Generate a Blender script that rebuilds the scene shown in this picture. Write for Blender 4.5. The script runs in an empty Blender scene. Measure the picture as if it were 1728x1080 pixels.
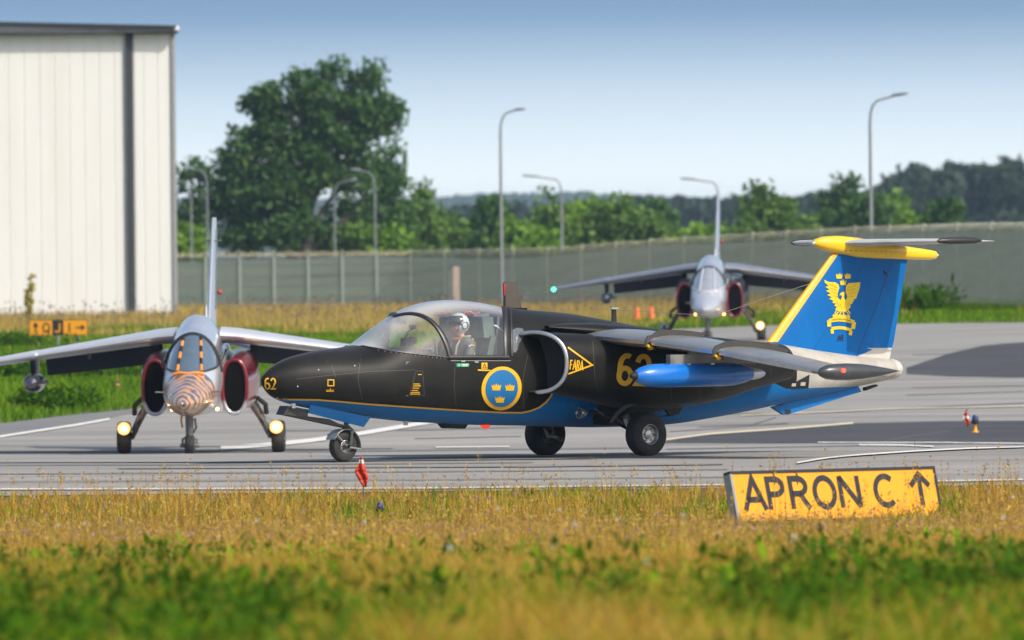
import bpy, bmesh, math, random
import numpy as np
from mathutils import Vector, Matrix
random.seed(7)
SC = bpy.context.scene
COL = SC.collection
R = math.radians
PI = math.pi

# ------------------------------------------------------------------ camera
F = 24000.0                      # focal length in photo pixels (500 mm lens)
EYE = Vector((0.0, 0.0, 2.5))
ROLL = R(0.6)
PITCH = math.atan(110.0 / F)
_Rt = Vector((1, 0, 0))
_Fw = Vector((0, math.cos(PITCH), -math.sin(PITCH)))
_Up = Vector((0, math.sin(PITCH), math.cos(PITCH)))
_cx = _Rt * math.cos(ROLL) - _Up * math.sin(ROLL)
_cy = _Rt * math.sin(ROLL) + _Up * math.cos(ROLL)
cam_d = bpy.data.cameras.new('camera')
cam = bpy.data.objects.new('camera', cam_d)
COL.objects.link(cam)
M3 = Matrix((_cx, _cy, -_Fw)).transposed()
cam.matrix_world = Matrix.Translation(EYE) @ M3.to_4x4()
cam_d.lens = 500.0
cam_d.sensor_width = 36.0
cam_d.clip_start = 1.0
cam_d.clip_end = 40000.0
cam_d.dof.use_dof = True
cam_d.dof.focus_distance = 181.0
cam_d.dof.aperture_fstop = 6.3
SC.camera = cam

# ------------------------------------------------------------------ sky, sun, exposure
SUN_EL, SUN_AZ = R(43), R(128)          # azimuth measured clockwise from +Y (the view direction)
sun_dir = Vector((math.sin(SUN_AZ) * math.cos(SUN_EL), math.cos(SUN_AZ) * math.cos(SUN_EL), math.sin(SUN_EL)))
world = bpy.data.worlds.new('World')
SC.world = world
world.use_nodes = True
nt = world.node_tree
for n in list(nt.nodes):
    nt.nodes.remove(n)
wo = nt.nodes.new('ShaderNodeOutputWorld')
sky = nt.nodes.new('ShaderNodeTexSky')
sky.sky_type = 'NISHITA'
sky.sun_disc = False
sky.sun_elevation = SUN_EL
sky.sun_rotation = SUN_AZ
sky.altitude = 50
sky.air_density = 1.0
sky.dust_density = 3.5
sky.ozone_density = 1.0
bg1 = nt.nodes.new('ShaderNodeBackground')
bg1.inputs['Strength'].default_value = 0.14
nt.links.new(sky.outputs[0], bg1.inputs['Color'])
# pale haze band just above the horizon, all the way round
tc = nt.nodes.new('ShaderNodeTexCoord')
sx = nt.nodes.new('ShaderNodeSeparateXYZ')
nt.links.new(tc.outputs['Generated'], sx.inputs[0])
mr = nt.nodes.new('ShaderNodeMapRange')
mr.inputs['From Min'].default_value = 0.0
mr.inputs['From Max'].default_value = 0.0215
nt.links.new(sx.outputs['Z'], mr.inputs['Value'])
rp = nt.nodes.new('ShaderNodeValToRGB')
cr = rp.color_ramp
cr.elements[0].position = 0.0
cr.elements[0].color = (0.93, 0.98, 0.99, 1)
cr.elements[1].position = 1.0
cr.elements[1].color = (0.15, 0.265, 0.43, 1)
for p_, c_ in ((0.247, (0.90, 0.97, 0.985, 1)), (0.5, (0.58, 0.70, 0.80, 1)), (0.772, (0.23, 0.355, 0.52, 1)), (0.833, (0.20, 0.32, 0.485, 1))):
    e = cr.elements.new(p_)
    e.color = c_
nt.links.new(mr.outputs[0], rp.inputs[0])
bg2 = nt.nodes.new('ShaderNodeBackground')
bg2.inputs['Strength'].default_value = 1.0
nt.links.new(rp.outputs[0], bg2.inputs['Color'])
mr2 = nt.nodes.new('ShaderNodeMapRange')
mr2.interpolation_type = 'SMOOTHSTEP'
mr2.inputs['From Min'].default_value = 0.02
mr2.inputs['From Max'].default_value = 0.12
nt.links.new(sx.outputs['Z'], mr2.inputs['Value'])
mxw = nt.nodes.new('ShaderNodeMixShader')
nt.links.new(mr2.outputs[0], mxw.inputs[0])
nt.links.new(bg2.outputs[0], mxw.inputs[1])
nt.links.new(bg1.outputs[0], mxw.inputs[2])
nt.links.new(mxw.outputs[0], wo.inputs['Surface'])
sd = bpy.data.lights.new('sun', 'SUN')
sd.energy = 3.0
sd.angle = R(0.6)
sd.color = (1.0, 0.93, 0.82)
sun = bpy.data.objects.new('sun', sd)
COL.objects.link(sun)
sun.rotation_euler = (-sun_dir).to_track_quat('-Z', 'Y').to_euler()
sun.location = (0, 0, 50)
SC.view_settings.view_transform = 'Standard'
SC.view_settings.look = 'None'
SC.view_settings.exposure = 0.28
SC.view_settings.gamma = 1.0
SC.render.engine = 'CYCLES'
SC.cycles.max_bounces = 8
SC.cycles.transparent_max_bounces = 24
SC.cycles.volume_bounces = 0
SC.cycles.use_denoising = True
SC.cycles.caustics_reflective = False
SC.cycles.caustics_refractive = False

# ------------------------------------------------------------------ photo <-> world
def ray(x, y):
    dx, dy = x - 864.0, y - 540.0
    a = dx * math.cos(ROLL) - dy * math.sin(ROLL)
    b = -dx * math.sin(ROLL) - dy * math.cos(ROLL)
    return _Fw * F + _Rt * a + _Up * b
def P(x, y, d):
    r = ray(x, y)
    return EYE + r * (d / r.y)
def px(w):
    v = w - EYE
    f = v.dot(_Fw)
    return 864 + F * v.dot(_cx) / f, 540 - F * v.dot(_cy) / f

# terrain: piecewise linear in distance, with a gentle rise to the right far back
TD = [-60, 0, 60, 100, 138, 145, 151, 164, 178, 210, 252, 290, 330, 400, 436, 480, 530, 600, 800, 1500, 4000, 10000]
TA = [1.0, 0.9, 0.45, 0.05, -0.42, -0.42, -0.03, -0.02, 0.0, -0.44, -0.97, -0.76, -0.55, -0.17, -0.10, 0.05, 0.14, 0.10, 0.0, 0.0, 0.0, 0.0]
TB = [0, 0, 0, 0, 0, 0, 0, 0, 0, 0, 0, 0, 0, 0.03, 0.055, 0.06, 0.06, 0.06, 0.03, 0, 0, 0]
def gz(x, d):
    return float(np.interp(d, TD, TA) + np.interp(d, TD, TB) * min(max(x - 1.0, 0), 26))
def gz_np(x, d):
    return np.interp(d, TD, TA) + np.interp(d, TD, TB) * np.clip(x - 1.0, 0, 26)
def ground_at(x, y, d0=100, d1=700):
    """distance at which the photo ray through (x, y) meets the terrain"""
    best = None
    prev = None
    for d in np.linspace(d0, d1, 1800):
        p = P(x, y, d)
        h = p.z - gz(p.x, d)
        if prev is not None and prev > 0 >= h:
            best = d
            break
        prev = h
    return best if best else d1

# ------------------------------------------------------------------ materials
MATS = {}
def newmat(name):
    m = bpy.data.materials.new(name)
    m.use_nodes = True
    return m, m.node_tree, m.node_tree.nodes['Principled BSDF']
def mat(name, col, rough=0.6, metal=0.0, var=0.12, scale=6.0, bump=0.0, bscale=40.0, coat=0.0, spec=0.5, dirt=None, dscale=2.0, stretch=(1, 1, 1), sheen=0.0):
    """painted / metal / cloth surface: base colour with fine uneven tone, optional bump and stains"""
    if name in MATS:
        return MATS[name]
    m, t, b = newmat(name)
    N, L = t.nodes, t.links
    tcn = N.new('ShaderNodeTexCoord')
    mp = N.new('ShaderNodeMapping')
    mp.inputs['Scale'].default_value = stretch
    L.new(tcn.outputs['Object'], mp.inputs[0])
    nz = N.new('ShaderNodeTexNoise')
    nz.inputs['Scale'].default_value = scale
    nz.inputs['Detail'].default_value = 5
    L.new(mp.outputs[0], nz.inputs['Vector'])
    rmp = N.new('ShaderNodeValToRGB')
    rmp.color_ramp.elements[0].position = 0.25
    rmp.color_ramp.elements[1].position = 0.75
    rmp.color_ramp.elements[0].color = tuple(c * (1 - var) for c in col) + (1,)
    rmp.color_ramp.elements[1].color = tuple(min(1, c * (1 + var)) for c in col) + (1,)
    L.new(nz.outputs['Fac'], rmp.inputs[0])
    out = rmp.outputs[0]
    if dirt:
        n2 = N.new('ShaderNodeTexNoise')
        n2.inputs['Scale'].default_value = dscale
        n2.inputs['Detail'].default_value = 8
        n2.inputs['Roughness'].default_value = 0.65
        L.new(mp.outputs[0], n2.inputs['Vector'])
        r2 = N.new('ShaderNodeValToRGB')
        r2.color_ramp.elements[0].position = 0.52
        r2.color_ramp.elements[1].position = 0.75
        L.new(n2.outputs['Fac'], r2.inputs[0])
        mx = N.new('ShaderNodeMixRGB')
        L.new(r2.outputs[0], mx.inputs[0])
        L.new(out, mx.inputs[1])
        mx.inputs[2].default_value = tuple(dirt) + (1,)
        out = mx.outputs[0]
    L.new(out, b.inputs['Base Color'])
    b.inputs['Roughness'].default_value = rough
    b.inputs['Metallic'].default_value = metal
    b.inputs['Specular IOR Level'].default_value = spec
    if sheen:
        b.inputs['Sheen Weight'].default_value = sheen
        b.inputs['Sheen Roughness'].default_value = 0.35
    if coat:
        b.inputs['Coat Weight'].default_value = coat
        b.inputs['Coat Roughness'].default_value = 0.12
    if bump:
        n3 = N.new('ShaderNodeTexNoise')
        n3.inputs['Scale'].default_value = bscale
        n3.inputs['Detail'].default_value = 4
        L.new(mp.outputs[0], n3.inputs['Vector'])
        bp = N.new('ShaderNodeBump')
        bp.inputs['Strength'].default_value = bump
        bp.inputs['Distance'].default_value = 0.02
        L.new(n3.outputs['Fac'], bp.inputs['Height'])
        L.new(bp.outputs[0], b.inputs['Normal'])
    MATS[name] = m
    return m
def emit(name, col, strength):
    if name in MATS:
        return MATS[name]
    m, t, b = newmat(name)
    b.inputs['Base Color'].default_value = tuple(col) + (1,)
    b.inputs['Emission Color'].default_value = tuple(col) + (1,)
    b.inputs['Emission Strength'].default_value = strength
    MATS[name] = m
    return m
def thin_glass(name, tint=(0.9, 0.95, 0.97), rough=0.02, base=0.03, dens=0.0):
    m, t, b = newmat(name)
    N, L = t.nodes, t.links
    tr = N.new('ShaderNodeBsdfTransparent')
    tr.inputs[0].default_value = tuple(tint) + (1,)
    gl = N.new('ShaderNodeBsdfGlossy')
    gl.inputs['Roughness'].default_value = rough
    fr = N.new('ShaderNodeLayerWeight')
    fr.inputs['Blend'].default_value = 0.5
    pw = N.new('ShaderNodeMath')
    pw.operation = 'POWER'
    pw.inputs[1].default_value = 2.6
    L.new(fr.outputs['Facing'], pw.inputs[0])
    ad = N.new('ShaderNodeMath')
    ad.operation = 'ADD'
    ad.inputs[1].default_value = base
    ad.use_clamp = True
    L.new(pw.outputs[0], ad.inputs[0])
    # white layer that paints sky glare onto the acrylic
    glare = N.new('ShaderNodeBsdfDiffuse')
    glare.inputs[0].default_value = (0.8, 0.8, 0.8, 1)
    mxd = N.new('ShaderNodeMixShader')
    # the painted glare is strongest on what faces up
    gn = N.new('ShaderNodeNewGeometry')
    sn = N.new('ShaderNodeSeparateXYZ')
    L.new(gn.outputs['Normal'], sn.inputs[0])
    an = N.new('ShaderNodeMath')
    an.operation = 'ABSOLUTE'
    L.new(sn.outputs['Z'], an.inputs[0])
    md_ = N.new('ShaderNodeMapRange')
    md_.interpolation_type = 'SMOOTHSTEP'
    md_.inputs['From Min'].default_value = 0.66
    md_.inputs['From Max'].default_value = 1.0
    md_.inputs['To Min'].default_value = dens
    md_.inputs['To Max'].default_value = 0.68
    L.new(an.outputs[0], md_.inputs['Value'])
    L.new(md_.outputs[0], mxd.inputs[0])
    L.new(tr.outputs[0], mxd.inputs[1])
    L.new(glare.outputs[0], mxd.inputs[2])
    mx = N.new('ShaderNodeMixShader')
    L.new(ad.outputs[0], mx.inputs[0])
    L.new(mxd.outputs[0], mx.inputs[1])
    L.new(gl.outputs[0], mx.inputs[2])
    L.new(mx.outputs[0], N['Material Output'].inputs['Surface'])
    MATS[name] = m
    return m

# ------------------------------------------------------------------ mesh helpers
class MB:
    def __init__(s):
        s.v = []
        s.f = []
    def add(s, vs, fs):
        o = len(s.v)
        s.v.extend([tuple(p) for p in vs])
        s.f.extend([tuple(i + o for i in f) for f in fs])
        return s
    def box(s, c, size, rot=None):
        hx, hy, hz = size[0] / 2, size[1] / 2, size[2] / 2
        vs = [Vector((x, y, z)) for x in (-hx, hx) for y in (-hy, hy) for z in (-hz, hz)]
        if rot is not None:
            vs = [rot @ p for p in vs]
        c = Vector(c)
        return s.add([p + c for p in vs], [(0, 1, 3, 2), (4, 6, 7, 5), (0, 4, 5, 1), (2, 3, 7, 6), (0, 2, 6, 4), (1, 5, 7, 3)])
    def hexa(s, p):      # eight corners: bottom loop 0..3, top loop 4..7
        return s.add(p, [(3, 2, 1, 0), (4, 5, 6, 7), (0, 1, 5, 4), (1, 2, 6, 5), (2, 3, 7, 6), (3, 0, 4, 7)])
    def tube(s, pts, rad, n=10, cap=True):
        pts = [Vector(p) for p in pts]
        if not hasattr(rad, '__len__'):
            rad = [rad] * len(pts)
        t0 = (pts[1] - pts[0]).normalized()
        ref = Vector((0, 0, 1)) if abs(t0.z) < 0.9 else Vector((1, 0, 0))
        nrm = t0.cross(ref).normalized()
        rings = []
        for i, p in enumerate(pts):
            t = (pts[min(i + 1, len(pts) - 1)] - pts[max(i - 1, 0)]).normalized()
            nrm = (nrm - t * nrm.dot(t)).normalized()
            b = t.cross(nrm)
            rings.append([p + (nrm * math.cos(2 * PI * k / n) + b * math.sin(2 * PI * k / n)) * rad[i] for k in range(n)])
        return s.rings(rings, True, cap)
    def rings(s, rings, closed=True, cap=False):
        n = len(rings[0])
        vs = [p for r in rings for p in r]
        fs = []
        for i in range(len(rings) - 1):
            for k in range(n if closed else n - 1):
                k2 = (k + 1) % n
                fs.append((i * n + k, i * n + k2, (i + 1) * n + k2, (i + 1) * n + k))
        if cap and closed:
            fs.append(tuple(reversed(range(n))))
            fs.append(tuple((len(rings) - 1) * n + k for k in range(n)))
        return s.add(vs, fs)
    def lathe(s, prof, n=28, origin=(0, 0, 0), axis='Y'):
        """prof: (radius, along)"""
        rings = []
        o = Vector(origin)
        for r, a in prof:
            ring = []
            for k in range(n):
                c, q = r * math.cos(2 * PI * k / n), r * math.sin(2 * PI * k / n)
                if axis == 'Y':
                    ring.append(o + Vector((c, a, q)))
                elif axis == 'X':
                    ring.append(o + Vector((a, c, q)))
                else:
                    ring.append(o + Vector((c, q, a)))
            rings.append(ring)
        return s.rings(rings, True, False)
    def prism(s, poly, fn0, fn1):
        """poly 2D; fn0/fn1 map a 2D point to the two sides"""
        n = len(poly)
        vs = [fn0(*p) for p in poly] + [fn1(*p) for p in poly]
        fs = [tuple(range(n)), tuple(reversed(range(n, 2 * n)))]
        for i in range(n):
            j = (i + 1) % n
            fs.append((i, i + n, j + n, j))
        return s.add(vs, fs)
    def build(s, name, m=None, parent=None, smooth=35, recalc=True):
        me = bpy.data.meshes.new(name)
        me.from_pydata(s.v, [], s.f)
        if recalc:
            bm = bmesh.new()
            bm.from_mesh(me)
            bmesh.ops.recalc_face_normals(bm, faces=bm.faces)
            bm.to_mesh(me)
            bm.free()
        if smooth:
            me.polygons.foreach_set('use_smooth', [True] * len(me.polygons))
            me.set_sharp_from_angle(angle=R(smooth))
        me.update()
        return link(name, me, m, parent)
def link(name, me, m=None, parent=None):
    o = bpy.data.objects.new(name, me)
    if m is not None:
        if isinstance(m, (list, tuple)):
            for q in m:
                me.materials.append(q)
        elif not me.materials:
            me.materials.append(m)
    COL.objects.link(o)
    if parent is not None:
        o.parent = parent
    return o
def tag(o, label=None, cat=None, group=None, kind=None):
    if label:
        o['label'] = label
    if cat:
        o['category'] = cat
    if group:
        o['group'] = group
    if kind:
        o['kind'] = kind
    return o
def thing(name, loc, label, cat, rotz=0.0, group=None):
    o = bpy.data.objects.new(name, None)
    o.empty_display_size = 0.2
    COL.objects.link(o)
    o.location = loc
    o.rotation_euler = (0, 0, rotz)
    return tag(o, label, cat, group)
def copy_tree(o, parent=None):
    c = o.copy()
    COL.objects.link(c)
    c.parent = parent
    for ch in list(o.children):
        copy_tree(ch, c)
    return c
def pchip(xs, ys):
    xs = np.array(xs, float)
    ys = np.array(ys, float)
    h = np.diff(xs)
    dl = np.diff(ys) / h
    m = np.zeros(len(xs))
    for i in range(1, len(xs) - 1):
        if dl[i - 1] * dl[i] > 0:
            w1, w2 = 2 * h[i] + h[i - 1], h[i] + 2 * h[i - 1]
            m[i] = (w1 + w2) / (w1 / dl[i - 1] + w2 / dl[i])
    m[0], m[-1] = dl[0], dl[-1]
    def fn(x):
        x = min(max(x, xs[0]), xs[-1])
        i = min(max(int(np.searchsorted(xs, x)) - 1, 0), len(h) - 1)
        t = (x - xs[i]) / h[i]
        return float(ys[i] * (1 + 2 * t) * (1 - t) ** 2 + m[i] * h[i] * t * (1 - t) ** 2 + ys[i + 1] * t * t * (3 - 2 * t) + m[i + 1] * h[i] * t * t * (t - 1))
    return fn
def stroke(pts, w):
    """2D polyline -> quads of width w (mitred)"""
    pts = [Vector(p) for p in pts]
    L_, R_ = [], []
    n = len(pts)
    closed = (pts[0] - pts[-1]).length < 1e-6 and n > 3
    for i, p in enumerate(pts):
        a = pts[i - 1] if i > 0 else (pts[-2] if closed else None)
        b = pts[i + 1] if i < n - 1 else (pts[1] if closed else None)
        t1 = (p - a).normalized() if a is not None else None
        t2 = (b - p).normalized() if b is not None else None
        if t1 is None:
            t1 = t2
        if t2 is None:
            t2 = t1
        n1 = Vector((-t1.y, t1.x))
        n2 = Vector((-t2.y, t2.x))
        mi = n1 + n2
        if mi.length < 1e-5:
            mi = n1
        mi.normalize()
        k = (w / 2) / max(0.4, mi.dot(n1))
        L_.append(p + mi * k)
        R_.append(p - mi * k)
    vs = L_ + R_
    fs = [(i, i + 1, n + i + 1, n + i) for i in range(n - 1)]
    return vs, fs
def arc(cx, cy, rx, ry, a0, a1, n=14):
    return [(cx + rx * math.cos(R(a0 + (a1 - a0) * i / n)), cy + ry * math.sin(R(a0 + (a1 - a0) * i / n))) for i in range(n + 1)]
# stroke letters in a box 1 high (y up), with their widths
GLY = {
    'A': (0.62, [[(0.0, 0), (0.31, 1), (0.62, 0)], [(0.11, 0.33), (0.51, 0.33)]]),
    'P': (0.5, [[(0.04, 0), (0.04, 0.96), (0.26, 0.96)] + arc(0.26, 0.72, 0.22, 0.24, 90, -90) + [(0.04, 0.48)]]),
    'R': (0.55, [[(0.04, 0), (0.04, 0.96), (0.26, 0.96)] + arc(0.26, 0.72, 0.22, 0.24, 90, -90) + [(0.04, 0.48)], [(0.28, 0.48), (0.53, 0)]]),
    'O': (0.64, [arc(0.32, 0.5, 0.29, 0.46, 0, 360, 24)]),
    'Q': (0.64, [arc(0.32, 0.5, 0.29, 0.46, 0, 360, 24), [(0.38, 0.26), (0.64, -0.02)]]),
    'N': (0.58, [[(0.04, 0), (0.04, 1)], [(0.04, 0.98), (0.54, 0.02)], [(0.54, 0), (0.54, 1)]]),
    'C': (0.56, [arc(0.33, 0.5, 0.29, 0.46, 48, 312, 20)]),
    'F': (0.48, [[(0.04, 0), (0.04, 0.96), (0.48, 0.96)], [(0.04, 0.52), (0.40, 0.52)]]),
    'J': (0.42, [[(0.36, 1), (0.36, 0.24)] + arc(0.18, 0.24, 0.18, 0.2, 0, -170, 10)]),
    'I': (0.1, [[(0.05, 0), (0.05, 1)]]),
    '6': (0.56, [arc(0.34, 0.60, 0.26, 0.36, 62, 180, 10) + [(0.06, 0.28)], arc(0.28, 0.29, 0.23, 0.255, 0, 360, 22)]),
    '2': (0.54, [arc(0.27, 0.70, 0.22, 0.26, 170, -20, 12) + [(0.05, 0.05), (0.52, 0.05)]]),
    'U': (0.6, [[(0.3, 0), (0.3, 1)], [(0.04, 0.62), (0.3, 1.0), (0.56, 0.62)]]),
    '>': (0.9, [[(0, 0.5), (0.9, 0.5)], [(0.58, 0.24), (0.9, 0.5), (0.58, 0.76)]]),
}
def glyph(mb, ch, fn, w):
    """fn(x, y) maps the unit-high glyph box to 3D"""
    for pl in GLY[ch][1]:
        vs, fs = stroke(pl, w)
        mb.add([fn(p.x, p.y) for p in vs], fs)

# ================================================================== SETTING
def ground_np(xs, ys, d0=100.0, d1=760.0):
    """vectorised ground_at: first hit along each photo ray; returns world points"""
    ds = np.linspace(d0, d1, 2400)
    out = []
    for x, y in zip(xs, ys):
        r = ray(x, y)
        X = r.x / r.y * ds
        Z = EYE.z + r.z / r.y * ds
        h = Z - gz_np(X, ds)
        k = np.where((h[:-1] > 0) & (h[1:] <= 0))[0]
        if len(k):
            i = k[0]
            t = h[i] / (h[i] - h[i + 1])
            d = ds[i] + t * (ds[i + 1] - ds[i])
        else:
            d = d1
        out.append((r.x / r.y * d, d))
    return out
def surf_mat(name, cols, scale, rough, stretch=(1, 1, 1), fine=30.0, bump=0.15, spec=0.3, streak=None):
    m, t, b = newmat(name)
    N, L = t.nodes, t.links
    tcn = N.new('ShaderNodeTexCoord')
    mp = N.new('ShaderNodeMapping')
    mp.inputs['Scale'].default_value = stretch
    L.new(tcn.outputs['Object'], mp.inputs[0])
    n1 = N.new('ShaderNodeTexNoise')
    n1.inputs['Scale'].default_value = scale
    n1.inputs['Detail'].default_value = 7
    n1.inputs['Roughness'].default_value = 0.6
    L.new(mp.outputs[0], n1.inputs['Vector'])
    r1 = N.new('ShaderNodeValToRGB')
    for i, c in enumerate(cols):
        p = 0.3 + 0.4 * i / (len(cols) - 1)
        if i == 0:
            e = r1.color_ramp.elements[0]
        elif i == len(cols) - 1:
            e = r1.color_ramp.elements[len(r1.color_ramp.elements) - 1]
        else:
            e = r1.color_ramp.elements.new(p)
        e.position = p
        e.color = tuple(c) + (1,)
    L.new(n1.outputs['Fac'], r1.inputs[0])
    n2 = N.new('ShaderNodeTexNoise')
    n2.inputs['Scale'].default_value = fine
    n2.inputs['Detail'].default_value = 3
    L.new(tcn.outputs['Object'], n2.inputs['Vector'])
    mx = N.new('ShaderNodeMixRGB')
    mx.blend_type = 'OVERLAY'
    mx.inputs[0].default_value = 0.35
    L.new(r1.outputs[0], mx.inputs[1])
    L.new(n2.outputs['Fac'], mx.inputs[2])
    out = mx.outputs[0]
    if streak:
        n4 = N.new('ShaderNodeTexNoise')
        n4.inputs['Scale'].default_value = 1.0
        n4.inputs['Detail'].default_value = 6
        mp2 = N.new('ShaderNodeMapping')
        mp2.inputs['Scale'].default_value = streak
        L.new(tcn.outputs['Object'], mp2.inputs[0])
        L.new(mp2.outputs[0], n4.inputs['Vector'])
        r4 = N.new('ShaderNodeValToRGB')
        r4.color_ramp.elements[0].position = 0.55
        r4.color_ramp.elements[1].position = 0.72
        L.new(n4.outputs['Fac'], r4.inputs[0])
        mx2 = N.new('ShaderNodeMixRGB')
        mx2.blend_type = 'MULTIPLY'
        L.new(r4.outputs[0], mx2.inputs[0])
        L.new(out, mx2.inputs[1])
        mx2.inputs[2].default_value = (0.70, 0.69, 0.69, 1)
        out = mx2.outputs[0]
    L.new(out, b.inputs['Base Color'])
    b.inputs['Roughness'].default_value = rough
    b.inputs['Specular IOR Level'].default_value = spec
    bp = N.new('ShaderNodeBump')
    bp.inputs['Strength'].default_value = bump
    bp.inputs['Distance'].default_value = 0.03
    L.new(n2.outputs['Fac'], bp.inputs['Height'])
    L.new(bp.outputs[0], b.inputs['Normal'])
    MATS[name] = m
    return m
DS = sorted(set(TD + list(range(-60, 152, 6)) + list(np.arange(152, 330, 3.0)) + list(np.arange(330, 620, 2.5)) + list(range(620, 1500, 60)) + [2000, 3000, 6000]))
m_soil = surf_mat('meadow_soil', [(0.07, 0.075, 0.03), (0.11, 0.12, 0.04), (0.16, 0.13, 0.06)], 0.25, 0.9, fine=6.0, bump=0.4)
mb = MB()
XS = [-3400, -2000, -600, -90, -30, -12, 1, 10, 18, 27, 90, 600, 2000, 3400]
rows = [[Vector((x, d, gz(x, d))) for x in XS] for d in DS]
mb.rings(rows, closed=False)
ground = mb.build('ground', m_soil, smooth=0, recalc=False)
tag(ground, kind='structure')

# ---- pavement
m_conc = surf_mat('taxiway_concrete', [(0.225, 0.215, 0.195), (0.288, 0.276, 0.253), (0.345, 0.332, 0.305)], 0.35, 0.75, stretch=(0.35, 0.6, 1), fine=25, streak=(0.05, 0.55, 1))
m_asph = surf_mat('old_asphalt', [(0.045, 0.046, 0.05), (0.06, 0.061, 0.065), (0.085, 0.085, 0.088)], 0.5, 0.8, stretch=(0.5, 1, 1), fine=25, streak=(0.1, 0.8, 1))
m_asph2 = surf_mat('patched_asphalt', [(0.16, 0.162, 0.165), (0.19, 0.19, 0.19), (0.21, 0.21, 0.21)], 0.5, 0.8, stretch=(0.5, 1, 1), fine=25)
m_line = mat('marking_paint', (0.72, 0.71, 0.66), 0.7, var=0.12, scale=3, dirt=(0.42, 0.41, 0.38), dscale=1.2)
m_yline = mat('faded_yellow_paint', (0.62, 0.55, 0.38), 0.7, var=0.15, scale=3)
edge_px = [(-120, 733), (0, 717), (120, 702), (240, 690), (450, 652), (620, 603), (900, 574), (1140, 556), (1330, 549), (1520, 547), (1728, 545), (1840, 544)]
eg = ground_np([p[0] for p in edge_px], [p[1] for p in edge_px])
EX = [-400.0] + [q[0] for q in eg] + [400.0]
ED = [eg[0][1] - 6] + [q[1] for q in eg] + [eg[-1][1]]
def edge_d(x):
    return float(np.interp(x, EX, ED))
mb = MB()
dd = [d for d in DS if 151.9 <= d < 470]
XP = sorted(set([-400, -60, -30] + list(np.linspace(-14, 20, 60)) + [1.0, 27.0, 60, 400]))
rows = []
for d in dd:
    rows.append([Vector((x, min(d, edge_d(x)), gz(x, min(d, edge_d(x))) + 0.012)) for x in XP])
mb.rings(rows, closed=False)
taxi = mb.build('taxiway', m_conc, smooth=0, recalc=False)
tag(taxi, kind='structure')
def px_patch(name, top, bot, m, off, nx=40, ny=5, kind='structure'):
    """sheet on the ground whose outline is given by two polylines (x, y) from left to right"""
    xt0, xt1 = top[0][0], top[-1][0]
    xb0, xb1 = bot[0][0], bot[-1][0]
    mbp = MB()
    rws = []
    for j in range(ny + 1):
        f = j / ny
        xs, ys = [], []
        for i in range(nx + 1):
            t = i / nx
            xa, xb = xt0 + (xt1 - xt0) * t, xb0 + (xb1 - xb0) * t
            ya = np.interp(xa, [p[0] for p in top], [p[1] for p in top])
            yb = np.interp(xb, [p[0] for p in bot], [p[1] for p in bot])
            xs.append(xa + (xb - xa) * f)
            ys.append(ya + (yb - ya) * f)
        rws.append([Vector((x, d, gz(x, d) + off)) for x, d in ground_np(xs, ys)])
    mbp.rings(rws, closed=False)
    o = mbp.build(name, m, smooth=0, recalc=False)
    return tag(o, kind=kind)
# darker asphalt shoulder running in from the right, and the far dark apron
px_patch('asphalt_shoulder', [(1122, 747), (1190, 737), (1290, 727), (1440, 716), (1600, 712), (1800, 711)], [(1122, 748.5), (1300, 749), (1500, 748), (1800, 746)], m_asph, 0.020)
px_patch('asphalt_apron', [(1530, 622), (1600, 598), (1660, 584), (1720, 579), (1800, 577)], [(1530, 632), (1600, 636), (1700, 638), (1800, 637)], m_asph, 0.020)
px_patch('asphalt_shoulder', [(-100, 730), (0, 716.5), (120, 702), (235, 690.5)], [(-100, 756), (0, 740), (100, 723), (235, 696)], m_asph2, 0.020)
px_patch('asphalt_strip', [(-100, 763), (560, 762), (1100, 755)], [(-100, 765), (560, 764.5), (1100, 758)], m_asph2, 0.020)
def px_line(name, pts, w, m=None, off=0.028):
    top = [(x, y - w / 2) for x, y in pts]
    bot = [(x, y + w / 2) for x, y in pts]
    return px_patch(name, top, bot, m or m_line, off, nx=max(12, int((pts[-1][0] - pts[0][0]) / 18)), ny=1)
px_line('painted_line', [(-80, 752), (0, 739), (70, 728), (130, 719), (185, 709)], 3.5)
px_line('painted_line', [(372, 759), (450, 753), (520, 746), (600, 735), (690, 720), (745, 711)], 6.5)
px_line('painted_line', [(1124, 744), (1200, 734), (1330, 725), (1440, 716)], 3.0, m_yline)
px_line('painted_line', [(735, 757), (860, 756)], 1.8)
px_line('painted_line', [(-80, 829.5), (700, 828), (1240, 822), (1800, 812)], 1.6, off=0.03)
px_line('painted_line', [(1345, 785), (1390, 777), (1440, 772), (1540, 765), (1640, 760), (1800, 755)], 2.4, off=0.03)
px_line('painted_line', [(1450, 753), (1520, 753.5), (1575, 756)], 2.4)
px_line('painted_line', [(1250, 703), (1400, 697), (1500, 692), (1800, 686)], 1.6, m_yline)
px_line('painted_line', [(1380, 749), (1600, 749), (1800, 752)], 1.4)

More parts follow.
